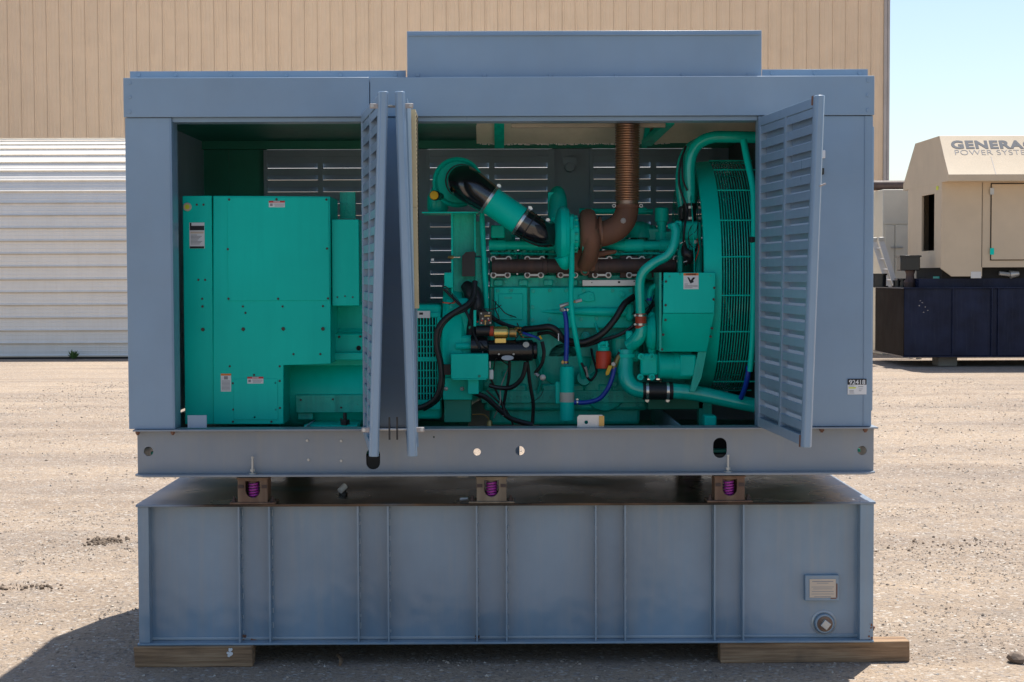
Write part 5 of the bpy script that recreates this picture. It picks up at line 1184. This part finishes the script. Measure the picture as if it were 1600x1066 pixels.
# guard plate over the belts
gy = .325
gu = poly_px([(1037, 426), (1118, 426), (1117.5, 460), (1116, 489.5), (1036, 489.5)], gy, gy + .012).build('belt_guard', T, rd, bevel=.003)
mb = MB(); A = [P(1036, 490, gy), P(1116, 490, gy), P(1107, 535, gy + .09), P(1104, 549.5, gy + .12), P(1031, 549.5, gy + .12)]
mb.add(A + [p + Vector((0, .012, 0)) for p in A], [(0, 1, 2, 3, 4), (9, 8, 7, 6, 5)] + [(i, (i+1) % 5, 5 + (i+1) % 5, 5 + i) for i in range(5)]); mb.build('belt_guard_lower', T, rd)
poly_px([(1091, 550), (1104, 550), (1096, 590), (1086, 612), (1078, 612)], gy + .13, gy + .16).build('guard_leg', TC, rd)
MB().box((P(1036, 426, gy).x - .02, gy + .012, P(1036, 549, gy).z), (P(1036, 426, gy).x - .008, gy + .35, P(1036, 426, gy).z)).build('guard_side', TC, rd)
MB().bolts([(1040.5, 440), (1040, 477), (1116, 450) , (1115, 468)], gy, 2.2, .006).bolts([(1039.5, 500), (1112, 513), (1110, 526), (1036, 523), (1034, 546)], gy + .03, 2.2, .02).build('guard_bolts', M['darkrust'], rd, stuff=True)
wl_ = label_plate(rd, 1068, 427, 1091.5, 452, gy, M['lorange'], 3.6, [(1069.5, 1075, 443.6, .8), (1069.5, 1090, 445.8, .7), (1069.5, 1090, 447.6, .7), (1069.5, 1082, 449.4, .7)], word='WARNING')
poly_px([(1074, 433), (1077, 434), (1079, 438), (1083, 433.5), (1086.5, 434), (1083, 438), (1084, 441), (1079, 443), (1077, 440)], gy - .0033, gy - .0026).build('hand_symbol', M['ink'], wl_)
# bent strut in front of the guard
MB().tube(PT([(1162, 220, .42), (1168, 252, .36), (1176, 290, .30), (1178, 330, .28), (1178, 450, .28), (1176, 530, .29), (1172, 580, .32)]), [.020, .020, .019, .017, .017, .017, .016], 14, 3).build('guard_strut', T, rd)
MB().bx(1173, 370, 1180, 379, .26, .31).build('strut_clip', M['rubber'], rd, bevel=.004)

# ------------------------------------------------------------------ small engine clutter
rnd = random.Random(11)
def wire(pts, r, mat): tubeE('wire', pts, r, mat, seg=6, smooth=4)
cols = [M['rubber']]*5 + [M['zinc'], M['red'], M['rubber']]
for (x0, y0, x1, y1, Yw, n_) in ((735, 452, 812, 512, .62, 4), (742, 520, 800, 580, .53, 5), (800, 508, 850, 534, .55, 4), (1062, 345, 1092, 420, .53, 6), (770, 570, 850, 655, .60, 2), (690, 440, 745, 500, .62, 3), (985, 455, 1040, 500, .60, 3)):
    for k in range(n_):
        xa, ya, xb, yb = rnd.uniform(x0, x1), rnd.uniform(y0, (y0+y1)/2), rnd.uniform(x0, x1), rnd.uniform((y0+y1)/2, y1)
        wire([(xa, ya, Yw + .04), ((xa*2+xb)/3 + rnd.uniform(-6, 6), (ya*2+yb)/3 + rnd.uniform(0, 6), Yw), ((xa+xb*2)/3 + rnd.uniform(-6, 6), (ya+yb*2)/3 + rnd.uniform(0, 6), Yw - .01), (xb, yb, Yw + .05)], rnd.uniform(.5, 1.0), rnd.choice(cols))
for i in range(6):                                   # fuel lines down to each head
    x = 776 + i*44; tubeE('fuel_line', [(x, 372, .97), (x + 3, 382, .88), (x + 2, 392, .84), (x + 6, 400, .84)], 1.3, T if i % 2 else M['darkrust'], seg=6)
tubeE('fuel_rail', [(766, 396, .80), (850, 397, .80), (905, 399, .80), (1010, 396, .80), (1040, 398, .80)], 1.8, M['tealpipe'], seg=8)
tubeE('drain_pipe', [(826, 515, .80), (830, 540, .81), (842, 560, .80), (845, 590, .80), (840, 615, .82)], 2.2, TC, seg=8)
tubeE('oil_line', [(930, 505, .74), (934, 518, .72), (940, 526, .68), (942, 538, .64)], 2.0, M['tealpipe'], seg=8)
for (x, y, Yb_, r) in ((770, 540, .855, 5), (790, 585, .855, 4), (808, 545, .855, 5), (856, 545, .855, 4), (915, 525, .80, 5), (1005, 575, .85, 5), (760, 600, .855, 4), (930, 590, .855, 4), (960, 600, .85, 5), (1000, 632, .855, 4)):
    p = P(x, y, Yb_); E(MB().lathe(p, (0, -1, 0), [(0, r*S(Yb_)*1.5), (.012, r*S(Yb_)*1.4), (.014, r*S(Yb_)*.8), (.024, r*S(Yb_)*.7)], 12), 'casting_boss', TC)
for (x, y) in ((768, 565), (790, 563), (857, 580), (923, 560), (965, 575)): E(MB().bx(x, y, x + 18, y + 3, .835, .858), 'casting_rib', TC, bevel=.003)
MB().bolts([(775, 440), (790, 440), (814, 440), (829, 440), (853, 440), (868, 440), (892, 440), (907, 441), (1000, 440)], .785, 2.3, .012).bolts([(769 + 44.5*i + dx, 394) for i in range(6) for dx in (3, 22, 36)], .845, 2.4, .014).bolts([(1046, 432), (1062, 428), (1110, 431)], gy, 1.8, .005).build('engine_bolts', TC, eg, stuff=True)
for (x, y) in ((740, 560), (705, 480), (730, 480), (701, 510), (735, 512)): E(MB().lathe(P(x, y, .655), (0, -1, 0), [(0, .012), (.014, .011)], 6), 'cover_bolt', TC)
MB().bolts([(533, 655), (533, 637), (470, 625), (520, 624)], .56, 1.8, .006).build('cover_bolts', M['darkrust'], al, stuff=True)
E(MB().bx(1034, 556, 1092, 622, .95, 1.1), 'front_cover', TC, bevel=.02)
